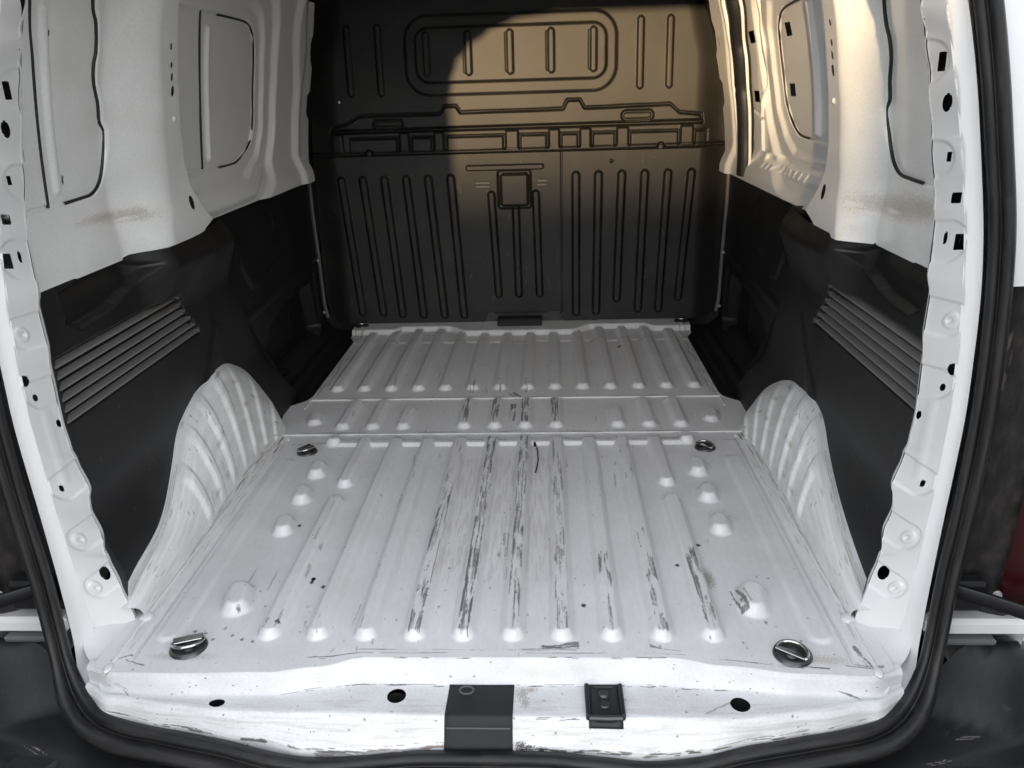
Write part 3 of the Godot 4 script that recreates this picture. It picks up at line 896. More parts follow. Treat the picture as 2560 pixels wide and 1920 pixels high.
func build_pillars():
	for s in [-1, 1]:
		var sh := Sheet.new(0.555, 0.70, -0.045, 1.03, 0.0022)
		# tabs pressed into the flange: (inner y, outer x, y) and depth
		for t in [[0.885, 0.590, 0.883, 0.024], [0.765, 0.617, 0.763, 0.023], [0.655, 0.648, 0.655, 0.028], [0.558, 0.673, 0.545, 0.024], [0.462, 0.672, 0.447, 0.022], [0.322, 0.672, 0.288, 0.022], [0.222, 0.665, 0.191, 0.021], [0.130, 0.658, 0.098, 0.020]]:
			sh.bar(0.56, t[0] + (t[0] - t[2]) * 1.2, t[1], t[2], t[3] + 0.0035, t[3] - 0.0015, -0.0035, 1)
		for d in [[0.6735, 0.5435], [0.666, 0.191], [0.660, 0.097]]:
			sh.bar(d[0], d[1], d[0], d[1], 0.0135, 0.0095, 0.003, 1)
			sh.bar(d[0] - 0.002, d[1], d[0] - 0.002, d[1], 0.005, 0.002, -0.004, 1)
		sh.line([Vector2(0.668, 0.42), Vector2(0.667, 0.36), Vector2(0.664, 0.30)], 0.012, 0.002, 0.0015)
		sh.slot(0.604, 0.883, 0.0055, 0.0115)
		sh.hole(0.621, 0.834, 0.0068, 0.0115)
		sh.slot(0.633, 0.7665, 0.0032, 0.0062)
		sh.slot(0.653, 0.7135, 0.0068, 0.0072)
		sh.hole(0.6455, 0.6605, 0.0028, 0.0090)
		sh.slot(0.6665, 0.654, 0.0075, 0.0110)
		sh.hole(0.688, 0.470, 0.0068, 0.0095)
		sh.hole(0.678, 0.442, 0.0042, 0.0060)
		sh.hole(0.651, 0.400, 0.0040, 0.0068)
		sh.hole(0.6735, 0.285, 0.0040, 0.0060)
		sh.hole(0.6355, 0.125, 0.0100, 0.0135)
		var poly := PackedVector2Array()
		var y := -0.04
		while y < 1.025:
			poly.append(Vector2(maxf(pillar_inner(y), 0.556), y)); y += 0.010
		var outer := [[0.577, 1.028], [0.578, 1.02], [0.600, 0.953], [0.624, 0.87], [0.645, 0.79], [0.667, 0.69], [0.682, 0.59], [0.690, 0.50], [0.693, 0.40], [0.690, 0.25], [0.685, 0.132], [0.681, 0.03], [0.676, -0.04]]
		for o in outer: poly.append(Vector2(o[0] + 0.003, o[1]))
		sh.clip(poly)
		var p := obj("rear_pillar", sh.build(func(u, v, h): return flange_point(s, u, v, h), Vector3(0, 0, 1)), M.white, van)
		p.set_meta("label", ("left" if s < 0 else "right") + " white door pillar flange with punched holes and pressed tabs")
		# folded edge that gives the flange its thickness, then the closing wall behind it
		var r0 := []
		var r1 := []
		var r2 := []
		y = -0.04
		while y < 1.03:
			var e := flange_point(s, pillar_inner(y), y, 0.0)
			r0.append(e); r1.append(e + V(s * 0.003, 0, -0.010))
			y += 0.006
		obj("folded_edge", grid([r0, r1], V(-s, 0, 0.2)), M.white, p)
		r1 = []
		y = 0.05
		while y < 1.03:
			var e := flange_point(s, pillar_inner(y), y, 0.0)
			var far := trim_x(e.y) + 0.012 if e.y < 0.58 else body_x(e.y) + 0.018
			r1.append(e + V(s * 0.003, 0, -0.010)); r2.append(V(s * maxf(far, absf(e.x) + 0.02), e.y, -0.125))
			y += 0.02
		obj("closing_wall", grid([r1, r2], V(-s, 0, 0.2)), M.black, p)
		# reveal between flange and door seal
		var A := [V(0.575, 1.02, 0), V(0.600, 0.953, 0), V(0.624, 0.87, 0), V(0.645, 0.79, 0), V(0.667, 0.69, 0), V(0.682, 0.59, 0), V(0.690, 0.50, 0), V(0.693, 0.40, 0), V(0.690, 0.25, 0), V(0.685, 0.132, 0), V(0.681, 0.03, 0), V(0.672, -0.018, 0.028), V(0.655, -0.028, 0.060), V(0.636, -0.036, 0.078)]
		var B := [V(0.590, 1.024, 0.024), V(0.616, 0.950, 0.024), V(0.640, 0.868, 0.024), V(0.660, 0.784, 0.024), V(0.683, 0.675, 0.024), V(0.696, 0.583, 0.024), V(0.703, 0.480, 0.024), V(0.705, 0.388, 0.026), V(0.701, 0.235, 0.028), V(0.696, 0.124, 0.034), V(0.690, 0.026, 0.045), V(0.678, -0.022, 0.070), V(0.658, -0.046, 0.096), V(0.632, -0.062, 0.110)]
		var rows := []
		for j in range(9):
			var w := j / 8.0
			var row := []
			for i in range(113):
				var a := spline(A, i / 112.0)
				var b := spline(B, i / 112.0)
				var q := a.lerp(b, w)
				q.x += 0.003 * sin(PI * w)
				row.append(V(s * q.x, q.y, q.z))
			rows.append(row)
		obj("door_reveal", grid(rows, V(-s, 0, 0.5)), M.gloss, p)
		# corner gusset that fills floor, sill and pillar foot
		var g := []
		for j in range(13):
			var row := []
			for i in range(13):
				var z := lerpf(-0.03, 0.106, j / 12.0)
				var x := lerpf(0.585, 0.688 - 0.062 * smoothstep(0.02, 0.106, z), i / 12.0)
				var e := smoothstep(0.628, 0.685, x)
				row.append(V(s * x, -0.003 + 0.02 * e * (1.0 - smoothstep(-0.01, 0.06, z)) - 0.027 * smoothstep(0.055, 0.10, z), z))
			g.append(row)
		obj("corner_gusset", grid(g, V(0, 1, 0)), M.white, p)

func seal_path() -> Array:
	var half := [V(0.0, -0.087, 0.190), V(0.10, -0.088, 0.190), V(0.18, -0.093, 0.194), V(0.25, -0.096, 0.198), V(0.32, -0.093, 0.193), V(0.40, -0.087, 0.176), V(0.50, -0.080, 0.160), V(0.58, -0.074, 0.146), V(0.635, -0.064, 0.126), V(0.670, -0.040, 0.100), V(0.692, 0.003, 0.076), V(0.703, 0.061, 0.060), V(0.709, 0.147, 0.050), V(0.717, 0.267, 0.044), V(0.720, 0.389, 0.040), V(0.717, 0.491, 0.038), V(0.709, 0.593, 0.037), V(0.696, 0.686, 0.037), V(0.673, 0.788, 0.037), V(0.653, 0.870, 0.037), V(0.629, 0.954, 0.037), V(0.604, 1.025, 0.037), V(0.55, 1.09, 0.05), V(0.48, 1.145, 0.035), V(0.38, 1.175, 0.02), V(0.2, 1.188, 0.01), V(0.0, 1.19, 0.005)]
	var pts := []
	for i in range(261): pts.append(spline(half, i / 260.0))
	var all := []
	for i in range(260, 0, -1): all.append(V(-pts[i].x, pts[i].y, pts[i].z))
	all.append_array(pts)
	return all

func build_seal():
	# two-lobed rubber section: 'y' points out of the opening, 'x' towards the cabin or viewer
	var prof := []
	for q in [[-0.015, -0.013], [-0.004, -0.0165], [0.006, -0.0155], [0.0115, -0.010], [0.0115, -0.004], [0.006, -0.0015], [0.006, 0.0015], [0.0135, 0.004], [0.018, 0.011], [0.0165, 0.0175], [0.010, 0.0205], [0.0, 0.0205], [-0.009, 0.018], [-0.015, 0.012]]:
		prof.append(Vector2(-q[0], q[1]) * 1.32)
	var out := func(p: Vector3) -> Vector3:
		if p.y < 0.06 and absf(p.x) < 0.70:
			var w := smoothstep(0.56, 0.69, absf(p.x))
			return (V(0, -0.75, 0.66).lerp(V(signf(p.x) * 0.95, 0.0, 0.3), w)).normalized()
		if p.y > 1.05: return V(p.x * 0.9, 1.0 * smoothstep(1.05, 1.18, p.y), 0.05).normalized()
		return V(signf(p.x) * 0.95, 0.0, 0.3)
	var path := seal_path()
	var o := obj("door_seal", sweep(path, prof, out, 6.0, true, -0.38), M.rubber, van)
	o.set_meta("label", "dusty black rubber seal round the rear door opening")

func build_trims():
	for s in [-1, 1]:
		# rear quarter trim
		var sh := Sheet.new(-1.20, -0.09, -0.03, 0.592, 0.004)
		var pocket := [Vector2(-0.17, 0.565), Vector2(-0.16, 0.515), Vector2(-0.20, 0.492), Vector2(-0.30, 0.497), Vector2(-0.40, 0.52), Vector2(-0.47, 0.553), Vector2(-0.40, 0.575), Vector2(-0.3, 0.58)]
		sh.plate(PackedVector2Array(pocket), 0.010, -0.020)
		for i in range(6):
			var y := 0.460 - 0.0195 * i
			var z1 := -0.545 - 0.0155 * i
			sh.bar(-0.05, y, z1, y, 0.0085, 0.0065, -0.016, 1)
		sh.bar(-0.72, 0.33, -0.60, 0.20, 0.03, 0.01, 0.004, 1)
		sh.bar(-0.66, 0.50, -0.66, 0.10, 0.10, 0.02, 0.006, 1)
		sh.clip(PackedVector2Array([Vector2(-0.09, -0.03), Vector2(-0.09, 0.578), Vector2(-0.64, 0.580), Vector2(-0.70, 0.585), Vector2(-0.775, 0.592), Vector2(-0.80, 0.53), Vector2(-0.85, 0.43), Vector2(-0.935, 0.29), Vector2(-1.05, 0.09), Vector2(-1.12, -0.03)]))
		var q := obj("quarter_trim", sh.build(func(u, v, h): return Vector3(s * (trim_x(v) - h - trim_swell(u, v)), v, u), Vector3(-s, 0, 0), Rect2(-1.85, -0.1, 1.85, 0.75)), M.trim, van)
		q.set_meta("label", ("left" if s < 0 else "right") + " black plastic quarter trim with six louvre slots")
		# louvre blades, tilted so that their upper faces look into the bay
		for i in range(6):
			var y := 0.460 - 0.0195 * i
			var z1 := -0.547 - 0.0155 * i
			var L := absf(z1) - 0.10
			var blade := prism(PackedVector2Array([Vector2(0.0, 0.0010), Vector2(-0.0125, -0.0040), Vector2(-0.0140, -0.0064), Vector2(-0.002, -0.0064)]), L)
			var bs := Basis.IDENTITY
			if s < 0: bs = Basis(Vector3.UP, PI)
			obj("louvre_slat", blade, M.slat, q, V(s * (trim_x(y) + 0.0125), y, -0.10 - L * 0.5), bs)
		# front edge return of the quarter trim
		var e0 := []
		var e1 := []
		for p in [Vector2(-0.775, 0.592), Vector2(-0.80, 0.53), Vector2(-0.85, 0.43), Vector2(-0.935, 0.29), Vector2(-1.05, 0.09), Vector2(-1.12, -0.03)]:
			e0.append(V(s * (trim_x(p.y) - trim_swell(p.x, p.y)), p.y, p.x)); e1.append(V(s * (trim_x(p.y) + 0.06), p.y, p.x - 0.006))
		obj("trim_edge", grid([e0, e1], V(-s, 0, 1)), M.black, q)
		# lower side trim in front of it
		sh = Sheet.new(-1.80, -0.74, -0.02, 0.612, 0.006)
		sh.plate(PackedVector2Array([Vector2(-1.66, 0.235), Vector2(-1.70, 0.05), Vector2(-1.66, 0.015), Vector2(-1.32, 0.015), Vector2(-1.16, 0.05), Vector2(-1.12, 0.13), Vector2(-1.2, 0.2), Vector2(-1.4, 0.235)]), 0.03, -0.04)
		sh.line([Vector2(-1.70, 0.245), Vector2(-1.715, 0.06), Vector2(-1.66, 0.01), Vector2(-1.33, 0.01), Vector2(-1.14, 0.045), Vector2(-1.10, 0.13)], 0.02, 0.004, 0.012)
		sh.line([Vector2(-1.32, 0.53), Vector2(-1.345, 0.545), Vector2(-1.35, 0.52), Vector2(-1.345, 0.43)], 0.006, 0.002, 0.006)
		sh.line([Vector2(-1.30, 0.38), Vector2(-1.16, 0.345), Vector2(-1.10, 0.355), Vector2(-1.05, 0.42)], 0.012, 0.003, 0.008)
		sh.line([Vector2(-1.75, 0.30), Vector2(-1.0, 0.27)], 0.02, 0.004, 0.005)
		sh.bar(-1.5, 0.0, -1.5, 0.24, 0.012, 0.004, 0.003, 1)
		var lo := obj("side_trim", sh.build(func(u, v, h):
			var x := 0.748 + 0.03 * smoothstep(0.56, 0.612, v)
			return Vector3(s * (x - h), v, u), Vector3(-s, 0, 0), Rect2(-1.85, -0.1, 1.85, 0.75)), M.trim, van)
		lo.set_meta("label", ("left" if s < 0 else "right") + " black lower side trim beside the bulkhead")
		# dark floor trim between sheet and wall
		sh = Sheet.new(0.585, 0.80, -1.83, -0.86, 0.006)
		sh.line([Vector2(0.70, -1.80), Vector2(0.70, -1.3), Vector2(0.695, -1.12)], 0.02, 0.004, 0.01)
		sh.line([Vector2(0.64, -1.76), Vector2(0.64, -1.2)], 0.01, 0.003, -0.004)
		var fl := obj("floor_trim", sh.build(func(u, v, h): return Vector3(s * u, -0.006 + h + 0.05 * smoothstep(0.70, 0.78, u), v), Vector3.UP), M.black, van)
		fl.set_meta("label", ("left" if s < 0 else "right") + " strip of dark floor trim along the ribbed sheet")
		obj("trim_clip", lathe([Vector2(0.0, 0.003), Vector2(0.004, 0.002), Vector2(0.005, 0.0)], 12), M.clip, q, V(s * 0.713, 0.30, -0.45), Basis(Vector3.FORWARD, s * PI / 2))

# tube laid along (z, y) points on the inner body surface
func bead(pts: Array, s: int, depth: float, r: float) -> ArrayMesh:
	var p3 := []
	for q in pts: p3.append(V(s * (body_x(q.y) + depth), q.y, q.x))
	var path := []
	var n: int = (pts.size() - 1) * 8
	for i in range(n + 1): path.append(spline(p3, float(i) / n))
	return tube(path, r, 8)

func rear_outline() -> Array:
	return [Vector2(-0.365, 1.15), Vector2(-0.372, 1.03), Vector2(-0.388, 0.992), Vector2(-0.394, 0.950), Vector2(-0.388, 0.925), Vector2(-0.390, 0.895), Vector2(-0.404, 0.860), Vector2(-0.408, 0.830), Vector2(-0.420, 0.812), Vector2(-0.418, 0.780), Vector2(-0.408, 0.742), Vector2(-0.392, 0.718), Vector2(-0.366, 0.704), Vector2(-0.33, 0.701), Vector2(-0.275, 0.699)]

func build_sides():
	for s in [-1, 1]:
		var pz := 0.053 if s > 0 else -0.012
		# rear quarter: outer skin behind a framed opening, centre pillar at its front
		var sh := Sheet.new(-0.78, -0.115, 0.572, 1.165, 0.0028)
		var hole := PackedVector2Array(rear_outline())
		hole.append(Vector2(-0.02, 0.70)); hole.append(Vector2(-0.02, 1.15))
		for j in range(sh.ny):
			var y := sh.v0 + j * sh.dv
			for i in range(sh.nx):
				var z := sh.u0 + i * sh.du
				var k := j * sh.nx + i
				var d := Sheet.sd(Vector2(z, y), hole)
				var h := 0.006 * smoothstep(-0.001, 0.006, d)
				# ledge below the opening swells inwards to the trim
				h += 0.016 * (1.0 - smoothstep(0.585, 0.70, y)) * smoothstep(0.0, 0.02, d)
				# centre pillar rises from the skin as a hollow curve and flares at its foot
				var ridge := table([[0.55, -0.51], [0.60, -0.525], [0.66, -0.555], [0.72, -0.560], [0.84, -0.545], [1.0, -0.512], [1.2, -0.49]], y) + (0.05 if s > 0 else 0.0)
				var w := clampf((-0.405 - z) / (-0.405 - ridge), 0.0, 1.0)
				h += 0.056 * pow(smoothstep(0.0, 1.0, w), 0.85)
				sh.H[k] = h
		if s < 0:
			sh.line([Vector2(-0.232, 0.699), Vector2(-0.06, 0.702)], 0.004, 0.001, -0.005)
			sh.line([Vector2(-0.235, 1.0), Vector2(-0.249, 0.902), Vector2(-0.258, 0.805), Vector2(-0.264, 0.726)], 0.014, 0.003, 0.005)
			sh.slot(-0.254, 0.969, 0.002, 0.0045)
			sh.slot(-0.283, 0.739, 0.0022, 0.0075)
		for h in [[0.960, 0.0042, 0.0060], [0.927, 0.0042, 0.0062], [0.905, 0.0045, 0.0080], [0.879, 0.0066, 0.0105]]:
			sh.hole(-0.548 + pz - (0.96 - h[0]) * 0.24, h[0], h[1], h[2])
		sh.bar(-0.578 + pz, 0.825, -0.578 + pz, 0.825, 0.007, 0.003, 0.004, 1)
		sh.hole(-0.630 + pz, 0.649, 0.0105, 0.0155)
		sh.clip(PackedVector2Array([Vector2(-0.115, 0.572), Vector2(-0.115, 1.165), Vector2(-0.54 + pz, 1.165), Vector2(-0.563 + pz, 1.02), Vector2(-0.588 + pz, 0.92), Vector2(-0.607 + pz, 0.82), Vector2(-0.623 + pz, 0.74), Vector2(-0.641 + pz, 0.69), Vector2(-0.67 + pz, 0.645), Vector2(-0.712 + pz, 0.600), Vector2(-0.67 + pz, 0.588), Vector2(-0.63 + pz, 0.572)]))
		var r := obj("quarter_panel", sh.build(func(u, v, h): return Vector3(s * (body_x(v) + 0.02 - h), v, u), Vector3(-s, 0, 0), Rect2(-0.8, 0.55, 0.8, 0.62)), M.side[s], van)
		r.set_meta("label", ("left" if s < 0 else "right") + " white quarter panel with centre pillar behind the door opening")
		# dark mastic in the joints between frame and outer skin
		obj("mastic_bead", bead(rear_outline(), s, 0.0180 if s < 0 else 0.0160, 0.0031), M.seal_lip, r)
		if s < 0:
			obj("mastic_bead", bead([Vector2(-0.199, 1.15), Vector2(-0.200, 1.01), Vector2(-0.213, 0.924), Vector2(-0.225, 0.807), Vector2(-0.232, 0.698)], s, 0.0198, 0.0028), M.seal_lip, r)
		obj("hole_dark_disc", lathe([Vector2(0.0, 0.0), Vector2(0.0135, 0.0), Vector2(0.016, -0.003)], 20), M.seal_lip, r, V(s * (body_x(0.649) - 0.0470), 0.649, -0.630 + pz), Basis(Vector3.FORWARD, -s * PI / 2))  # added black disc stands in for the darkness inside the foot hole
		# black strip added behind the row of holes for the darkness of the cavity
		var b0 := []
		var b1 := []
		for i in range(9):
			var y := lerpf(0.855, 0.975, i / 8.0)
			var zc := -0.548 + pz - (0.96 - y) * 0.24
			b0.append(V(s * (body_x(y) - 0.0375), y, zc - 0.011)); b1.append(V(s * (body_x(y) - 0.0365), y, zc + 0.011))
		obj("hole_dark_strip", grid([b0, b1], V(-s, 0, 0)), M.seal_lip, r)
		# edge of the centre pillar
		var e0 := []
		var e1 := []
		for p in [Vector2(-0.54 + pz, 1.165), Vector2(-0.563 + pz, 1.02), Vector2(-0.588 + pz, 0.92), Vector2(-0.607 + pz, 0.82), Vector2(-0.623 + pz, 0.74), Vector2(-0.641 + pz, 0.69), Vector2(-0.67 + pz, 0.645), Vector2(-0.712 + pz, 0.600)]:
			var x := body_x(p.y) - 0.041 - 0.016 * (1.0 - smoothstep(0.585, 0.70, p.y))
			e0.append(V(s * x, p.y, p.x)); e1.append(V(s * (x + 0.07), p.y, p.x - 0.004))
		obj("pillar_edge", grid([e0, e1], V(-s, 0, 0)), M.white, r)
		# front side panel
		sh = Sheet.new(-1.64, -0.56, 0.585, 1.165, 0.0030)
		var rec: Array
		if s < 0:
			rec = [Vector2(-0.91, 1.045), Vector2(-1.09, 1.042), Vector2(-1.15, 1.025), Vector2(-1.185, 0.985), Vector2(-1.215, 0.88), Vector2(-1.225, 0.785), Vector2(-1.20, 0.738), Vector2(-1.10, 0.697), Vector2(-0.97, 0.694)]
		else:
			rec = [Vector2(-0.80, 1.03), Vector2(-0.95, 1.022), Vector2(-1.01, 1.005), Vector2(-1.045, 0.965), Vector2(-1.062, 0.88), Vector2(-1.06, 0.81), Vector2(-1.02, 0.765), Vector2(-0.965, 0.738), Vector2(-0.88, 0.732)]
		var pr := PackedVector2Array(rec)
		pr.append(Vector2(-0.5, rec[-1].y)); pr.append(Vector2(-0.5, rec[0].y))
		for j in range(sh.ny):
			var y := sh.v0 + j * sh.dv
			for i in range(sh.nx):
				var z := sh.u0 + i * sh.du
				var d := Sheet.sd(Vector2(z, y), pr)
				var h := 0.007 * smoothstep(-0.001, 0.006, d)
				h += 0.010 * smoothstep(0.035, 0.055, d) * smoothstep(0.11, 0.085, d)
				h += 0.016 * smoothstep(0.125, 0.15, d)
				h += 0.028 * (1.0 - smoothstep(0.60, 0.685, y))
				h += 0.015 * smoothstep(-1.52 + 0.10 * smoothstep(0.85, 1.1, y), -1.56 + 0.10 * smoothstep(0.85, 1.1, y), z)
				sh.H[j * sh.nx + i] = h
		if s < 0:
			sh.line([Vector2(-0.877, 0.699), Vector2(-0.75, 0.701)], 0.004, 0.001, -0.006)
			sh.line([Vector2(-0.874, 1.01), Vector2(-0.911, 0.837), Vector2(-0.920, 0.723)], 0.012, 0.004, 0.008)
		else:
			sh.bar(-0.779, 1.013, -0.822, 0.750, 0.013, 0.005, 0.011, 1)
			sh.line([Vector2(-0.70, 1.05), Vector2(-0.735, 0.90), Vector2(-0.752, 0.76), Vector2(-0.74, 0.736), Vector2(-0.70, 0.73)], 0.006, 0.002, -0.010)
			sh.line([Vector2(-1.135, 1.08), Vector2(-1.14, 0.945), Vector2(-1.225, 0.774), Vector2(-1.23, 0.683)], 0.007, 0.002, 0.008)
			sh.line([Vector2(-1.40, 0.795), Vector2(-1.376, 0.795), Vector2(-1.224, 0.765)], 0.006, 0.002, -0.006)
			sh.line([Vector2(-1.19, 0.665), Vector2(-0.75, 0.672)], 0.014, 0.004, -0.010)
			for q in [[-1.231, 0.973], [-1.275, 0.822], [-0.972, 0.976], [-1.009, 0.840]]:
				sh.slot(q[0], q[1], 0.028 if q[0] < -1.1 else 0.022, 0.0150)
			for i in range(9):
				sh.bar(-1.20 + 0.045 * i, 0.640, -1.185 + 0.045 * i, 0.652, 0.006, 0.002, 0.003, 1)
		sh.clip(PackedVector2Array([Vector2(-0.55, 0.58), Vector2(-1.632, 0.58), Vector2(-1.628, 0.70), Vector2(-1.612, 0.86), Vector2(-1.575, 1.00), Vector2(-1.52, 1.08), Vector2(-1.44, 1.17), Vector2(-0.55, 1.17)]))
		var fp := obj("side_panel", sh.build(func(u, v, h): return Vector3(s * (body_x(v) + 0.022 - h), v, u), Vector3(-s, 0, 0)), M.white, van)
		fp.set_meta("label", ("left white inner side panel with blanked window beside the bulkhead" if s < 0 else "right white sliding door inner panel with square holes"))
		obj("mastic_bead", bead(rec, s, 0.0190, 0.0028), M.seal_lip, fp)
		if s < 0:
			obj("mastic_bead", bead([Vector2(-0.818, 1.10), Vector2(-0.821, 1.04), Vector2(-0.865, 0.872), Vector2(-0.877, 0.699)], s, 0.0215, 0.0030), M.seal_lip, fp)
		if s > 0:
			# black weather strip and bright edge of the sliding door
			var a := []
			var b := []
			var c := []
			for i in range(25):
				var y := lerpf(0.60, 1.16, i / 24.0)
				var x := body_x(y)
				var z := table([[0.58, -1.372], [0.67, -1.361], [0.83, -1.337], [0.95, -1.296], [1.06, -1.230], [1.17, -1.16]], y)
				a.append(V(x - 0.022, y, z)); b.append(V(x - 0.018, y, z + 0.034))
				c.append(V(x - 0.022, y, table([[0.58, -1.44], [0.85, -1.447], [0.975, -1.394], [1.05, -1.37], [1.17, -1.30]], y)))
			obj("weather_strip", tube(a, 0.024, 12), M.seal_lip, fp)
			obj("door_edge_strip", tube(b, 0.0045, 8), M.gloss, fp)
			obj("door_edge_strip", tube(c, 0.0085, 8), M.gloss, fp)
		# black cab pillar lining between side panel and bulkhead
		var pl := Sheet.new(-1.86, -1.40, 0.56, 1.20, 0.02)
		obj("cab_pillar_lining", pl.build(func(u, v, h): return Vector3(s * (body_x(v) + 0.024), v, u), Vector3(-s, 0, 0)), M.black, van)
		# zigzag bracket strip between side panel and bulkhead
		var zig := PackedVector2Array([Vector2(-1.56, 0.60), Vector2(-1.56, 0.98), Vector2(-1.46, 1.12)])
		for q in [[-1.53, 1.12], [-1.585, 1.04], [-1.575, 1.01], [-1.605, 0.96], [-1.635, 0.94], [-1.645, 0.87], [-1.615, 0.86], [-1.617, 0.80], [-1.65, 0.78], [-1.65, 0.60]]: zig.append(Vector2(q[0], q[1]))
		var bz := Sheet.new(-1.67, -1.45, 0.595, 1.145, 0.005)
		bz.clip(zig)
		obj("edge_bracket", bz.build(func(u, v, h): return Vector3(s * (body_x(v) - 0.022), v, u), Vector3(-s, 0, 0)), M.white, van)

func build_bulkhead():
	var root := Node3D.new()
	root.name = "bulkhead"
	van.add_child(root, true)
	root.position = V(0, DECK, 0)
	root.set_meta("label", "black moulded plastic bulkhead at the front of the bay")
	var z0 := -1.80
	# upper panel
	var s := Sheet.new(-0.745, 0.745, 0.650, 1.19, 0.003)
	s.pad(-0.011, 0.972, 0.366, 0.132, 0.085, 0.012, 0.010)
	s.pad(-0.010, 0.973, 0.329, 0.092, 0.050, 0.010, 0.013)
	for x in [-0.296, -0.153, -0.011, 0.128, 0.2705]:
		s.bar(x, 1.036, x, 0.917, 0.0125, 0.0075, 0.009, 1)
		s.line([Vector2(x - 0.0135, 1.036), Vector2(x - 0.0135, 0.917)], 0.004, 0.001, -0.004)
	for x in [-0.569, -0.463, 0.430, 0.529]:
		s.bar(x, 1.065, x, 0.858, 0.0125, 0.0075, 0.009, 1)
	var rail := [Vector2(-0.655, 0.735), Vector2(-0.64, 0.752), Vector2(-0.60, 0.755), Vector2(-0.548, 0.784), Vector2(-0.262, 0.784), Vector2(-0.247, 0.809), Vector2(-0.204, 0.809), Vector2(-0.190, 0.787), Vector2(0.168, 0.790), Vector2(0.182, 0.818), Vector2(0.226, 0.819), Vector2(0.242, 0.791), Vector2(0.536, 0.796), Vector2(0.568, 0.768), Vector2(0.645, 0.760), Vector2(0.648, 0.740)]
	s.plate(PackedVector2Array(rail), 0.006, 0.011)
	s.line(rail, 0.0055, 0.002, -0.008)
	s.line([Vector2(-0.655, 0.731), Vector2(0.648, 0.735)], 0.007, 0.003, -0.016)
	for q in [[-0.447, 0.7555, 0.056, 0.0185], [0.4245, 0.761, 0.058, 0.0205]]:
		s.pad(q[0], q[1], q[2], q[3], 0.018, 0.006, -0.016)
		s.pad(q[0], q[1], q[2] - 0.008, q[3] - 0.008, 0.012, 0.006, 0.005)
	# row of uprights and pads under the rail
	for q in [[-0.655, -0.61], [-0.41, -0.375], [-0.288, -0.252], [-0.035, 0.011], [0.116, 0.155], [0.225, 0.264], [0.353, 0.395], [0.573, 0.619]]:
		s.pad((q[0] + q[1]) * 0.5, 0.693, (q[1] - q[0]) * 0.5, 0.032, 0.004, 0.004, 0.012)
	for q in [[-0.592, -0.42], [-0.368, -0.296], [-0.244, -0.041], [0.016, 0.110], [0.160, 0.220], [0.270, 0.348], [0.400, 0.568], [0.624, 0.668]]:
		s.pad((q[0] + q[1]) * 0.5, 0.684, (q[1] - q[0]) * 0.5, 0.023, 0.004, 0.0045, 0.007)
		s.line([Vector2(q[0], 0.661), Vector2(q[0], 0.709), Vector2(q[1], 0.709), Vector2(q[1], 0.661)], 0.0035, 0.0015, -0.006)
	# rolled lower edge with two round dimples
	s.line([Vector2(-0.73, 0.655), Vector2(0.73, 0.659)], 0.008, 0.003, 0.012)
	for x in [-0.522, 0.508]: s.bar(x, 0.656, x, 0.656, 0.016, 0.010, -0.016, 1)
	var side := [Vector2(0.736, 0.65), Vector2(0.728, 0.80), Vector2(0.720, 0.90), Vector2(0.695, 1.02), Vector2(0.672, 1.09), Vector2(0.650, 1.19)]
	var poly := PackedVector2Array()
	for p in side: poly.append(p)
	for i in range(side.size() - 1, -1, -1): poly.append(Vector2(-side[i].x, side[i].y))
	s.clip(poly)
	var up := obj("upper_panel", s.build(func(u, v, h):
		var back := 0.03 * smoothstep(0.62, 0.74, absf(u) + 0.25 * maxf(0.0, v - 0.95))
		return Vector3(u, v, z0 + h - back - 0.06 * maxf(0.0, v - 0.66)), Vector3(0, 0, 1), BULK_UV), M.bulk, root)
	# lower panel
	s = Sheet.new(-0.745, 0.745, 0.010, 0.647, 0.0032)
	var tops := [[-0.630, -0.599, 0.062], [-0.552, -0.520, 0.058], [-0.474, -0.446, 0.052], [-0.395, -0.366, 0.048], [-0.316, -0.286, 0.046], [-0.235, -0.212, 0.045], [0.211, 0.212, 0.047], [0.291, 0.287, 0.052], [0.373, 0.363, 0.10], [0.454, 0.443, 0.058], [0.535, 0.518, 0.058], [0.617, 0.590, 0.10]]
	for t in tops: s.bar(t[0], 0.566, t[1], t[2] + 0.015, 0.0155, 0.0085, 0.0135, 1)
	for t in [[-0.092, 0.505, -0.077], [-0.005, 0.455, -0.002], [0.068, 0.505, 0.076]]:
		s.bar(t[0], t[1], t[2], 0.137, 0.014, 0.008, 0.012, 1)
	s.line([Vector2(0.161, 0.647), Vector2(0.160, 0.06)], 0.003, 0.001, -0.004)
	s.pad(-0.008, 0.521, 0.062, 0.070, 0.014, 0.006, -0.008)
	s.bar(0.335, 0.612, 0.335, 0.612, 0.007, 0.003, 0.004, 1)
	s.clip(PackedVector2Array([Vector2(-0.736, 0.647), Vector2(0.738, 0.647), Vector2(0.742, 0.40), Vector2(0.742, 0.10), Vector2(0.722, 0.045), Vector2(0.70, 0.032), Vector2(0.292, 0.032), Vector2(0.276, 0.014), Vector2(0.172, 0.014), Vector2(0.150, 0.070), Vector2(-0.122, 0.070), Vector2(-0.140, 0.014), Vector2(-0.268, 0.014), Vector2(-0.285, 0.030), Vector2(-0.66, 0.030), Vector2(-0.705, 0.030), Vector2(-0.735, 0.07), Vector2(-0.745, 0.14), Vector2(-0.74, 0.40)]))
	var lo := obj("lower_panel", s.build(func(u, v, h):
		var back := 0.035 * smoothstep(0.64, 0.745, absf(u))
		return Vector3(u, v, z0 + 0.006 + h - back), Vector3(0, 0, 1), BULK_UV), M.bulk, root)
	# pull bar, latch cover, grip tabs, flap
	obj("pull_bar", cbox(V(0.275, 0.021, 0.020), 0.005), M.bulk, root, V(-0.041, 0.600, z0 + 0.015))
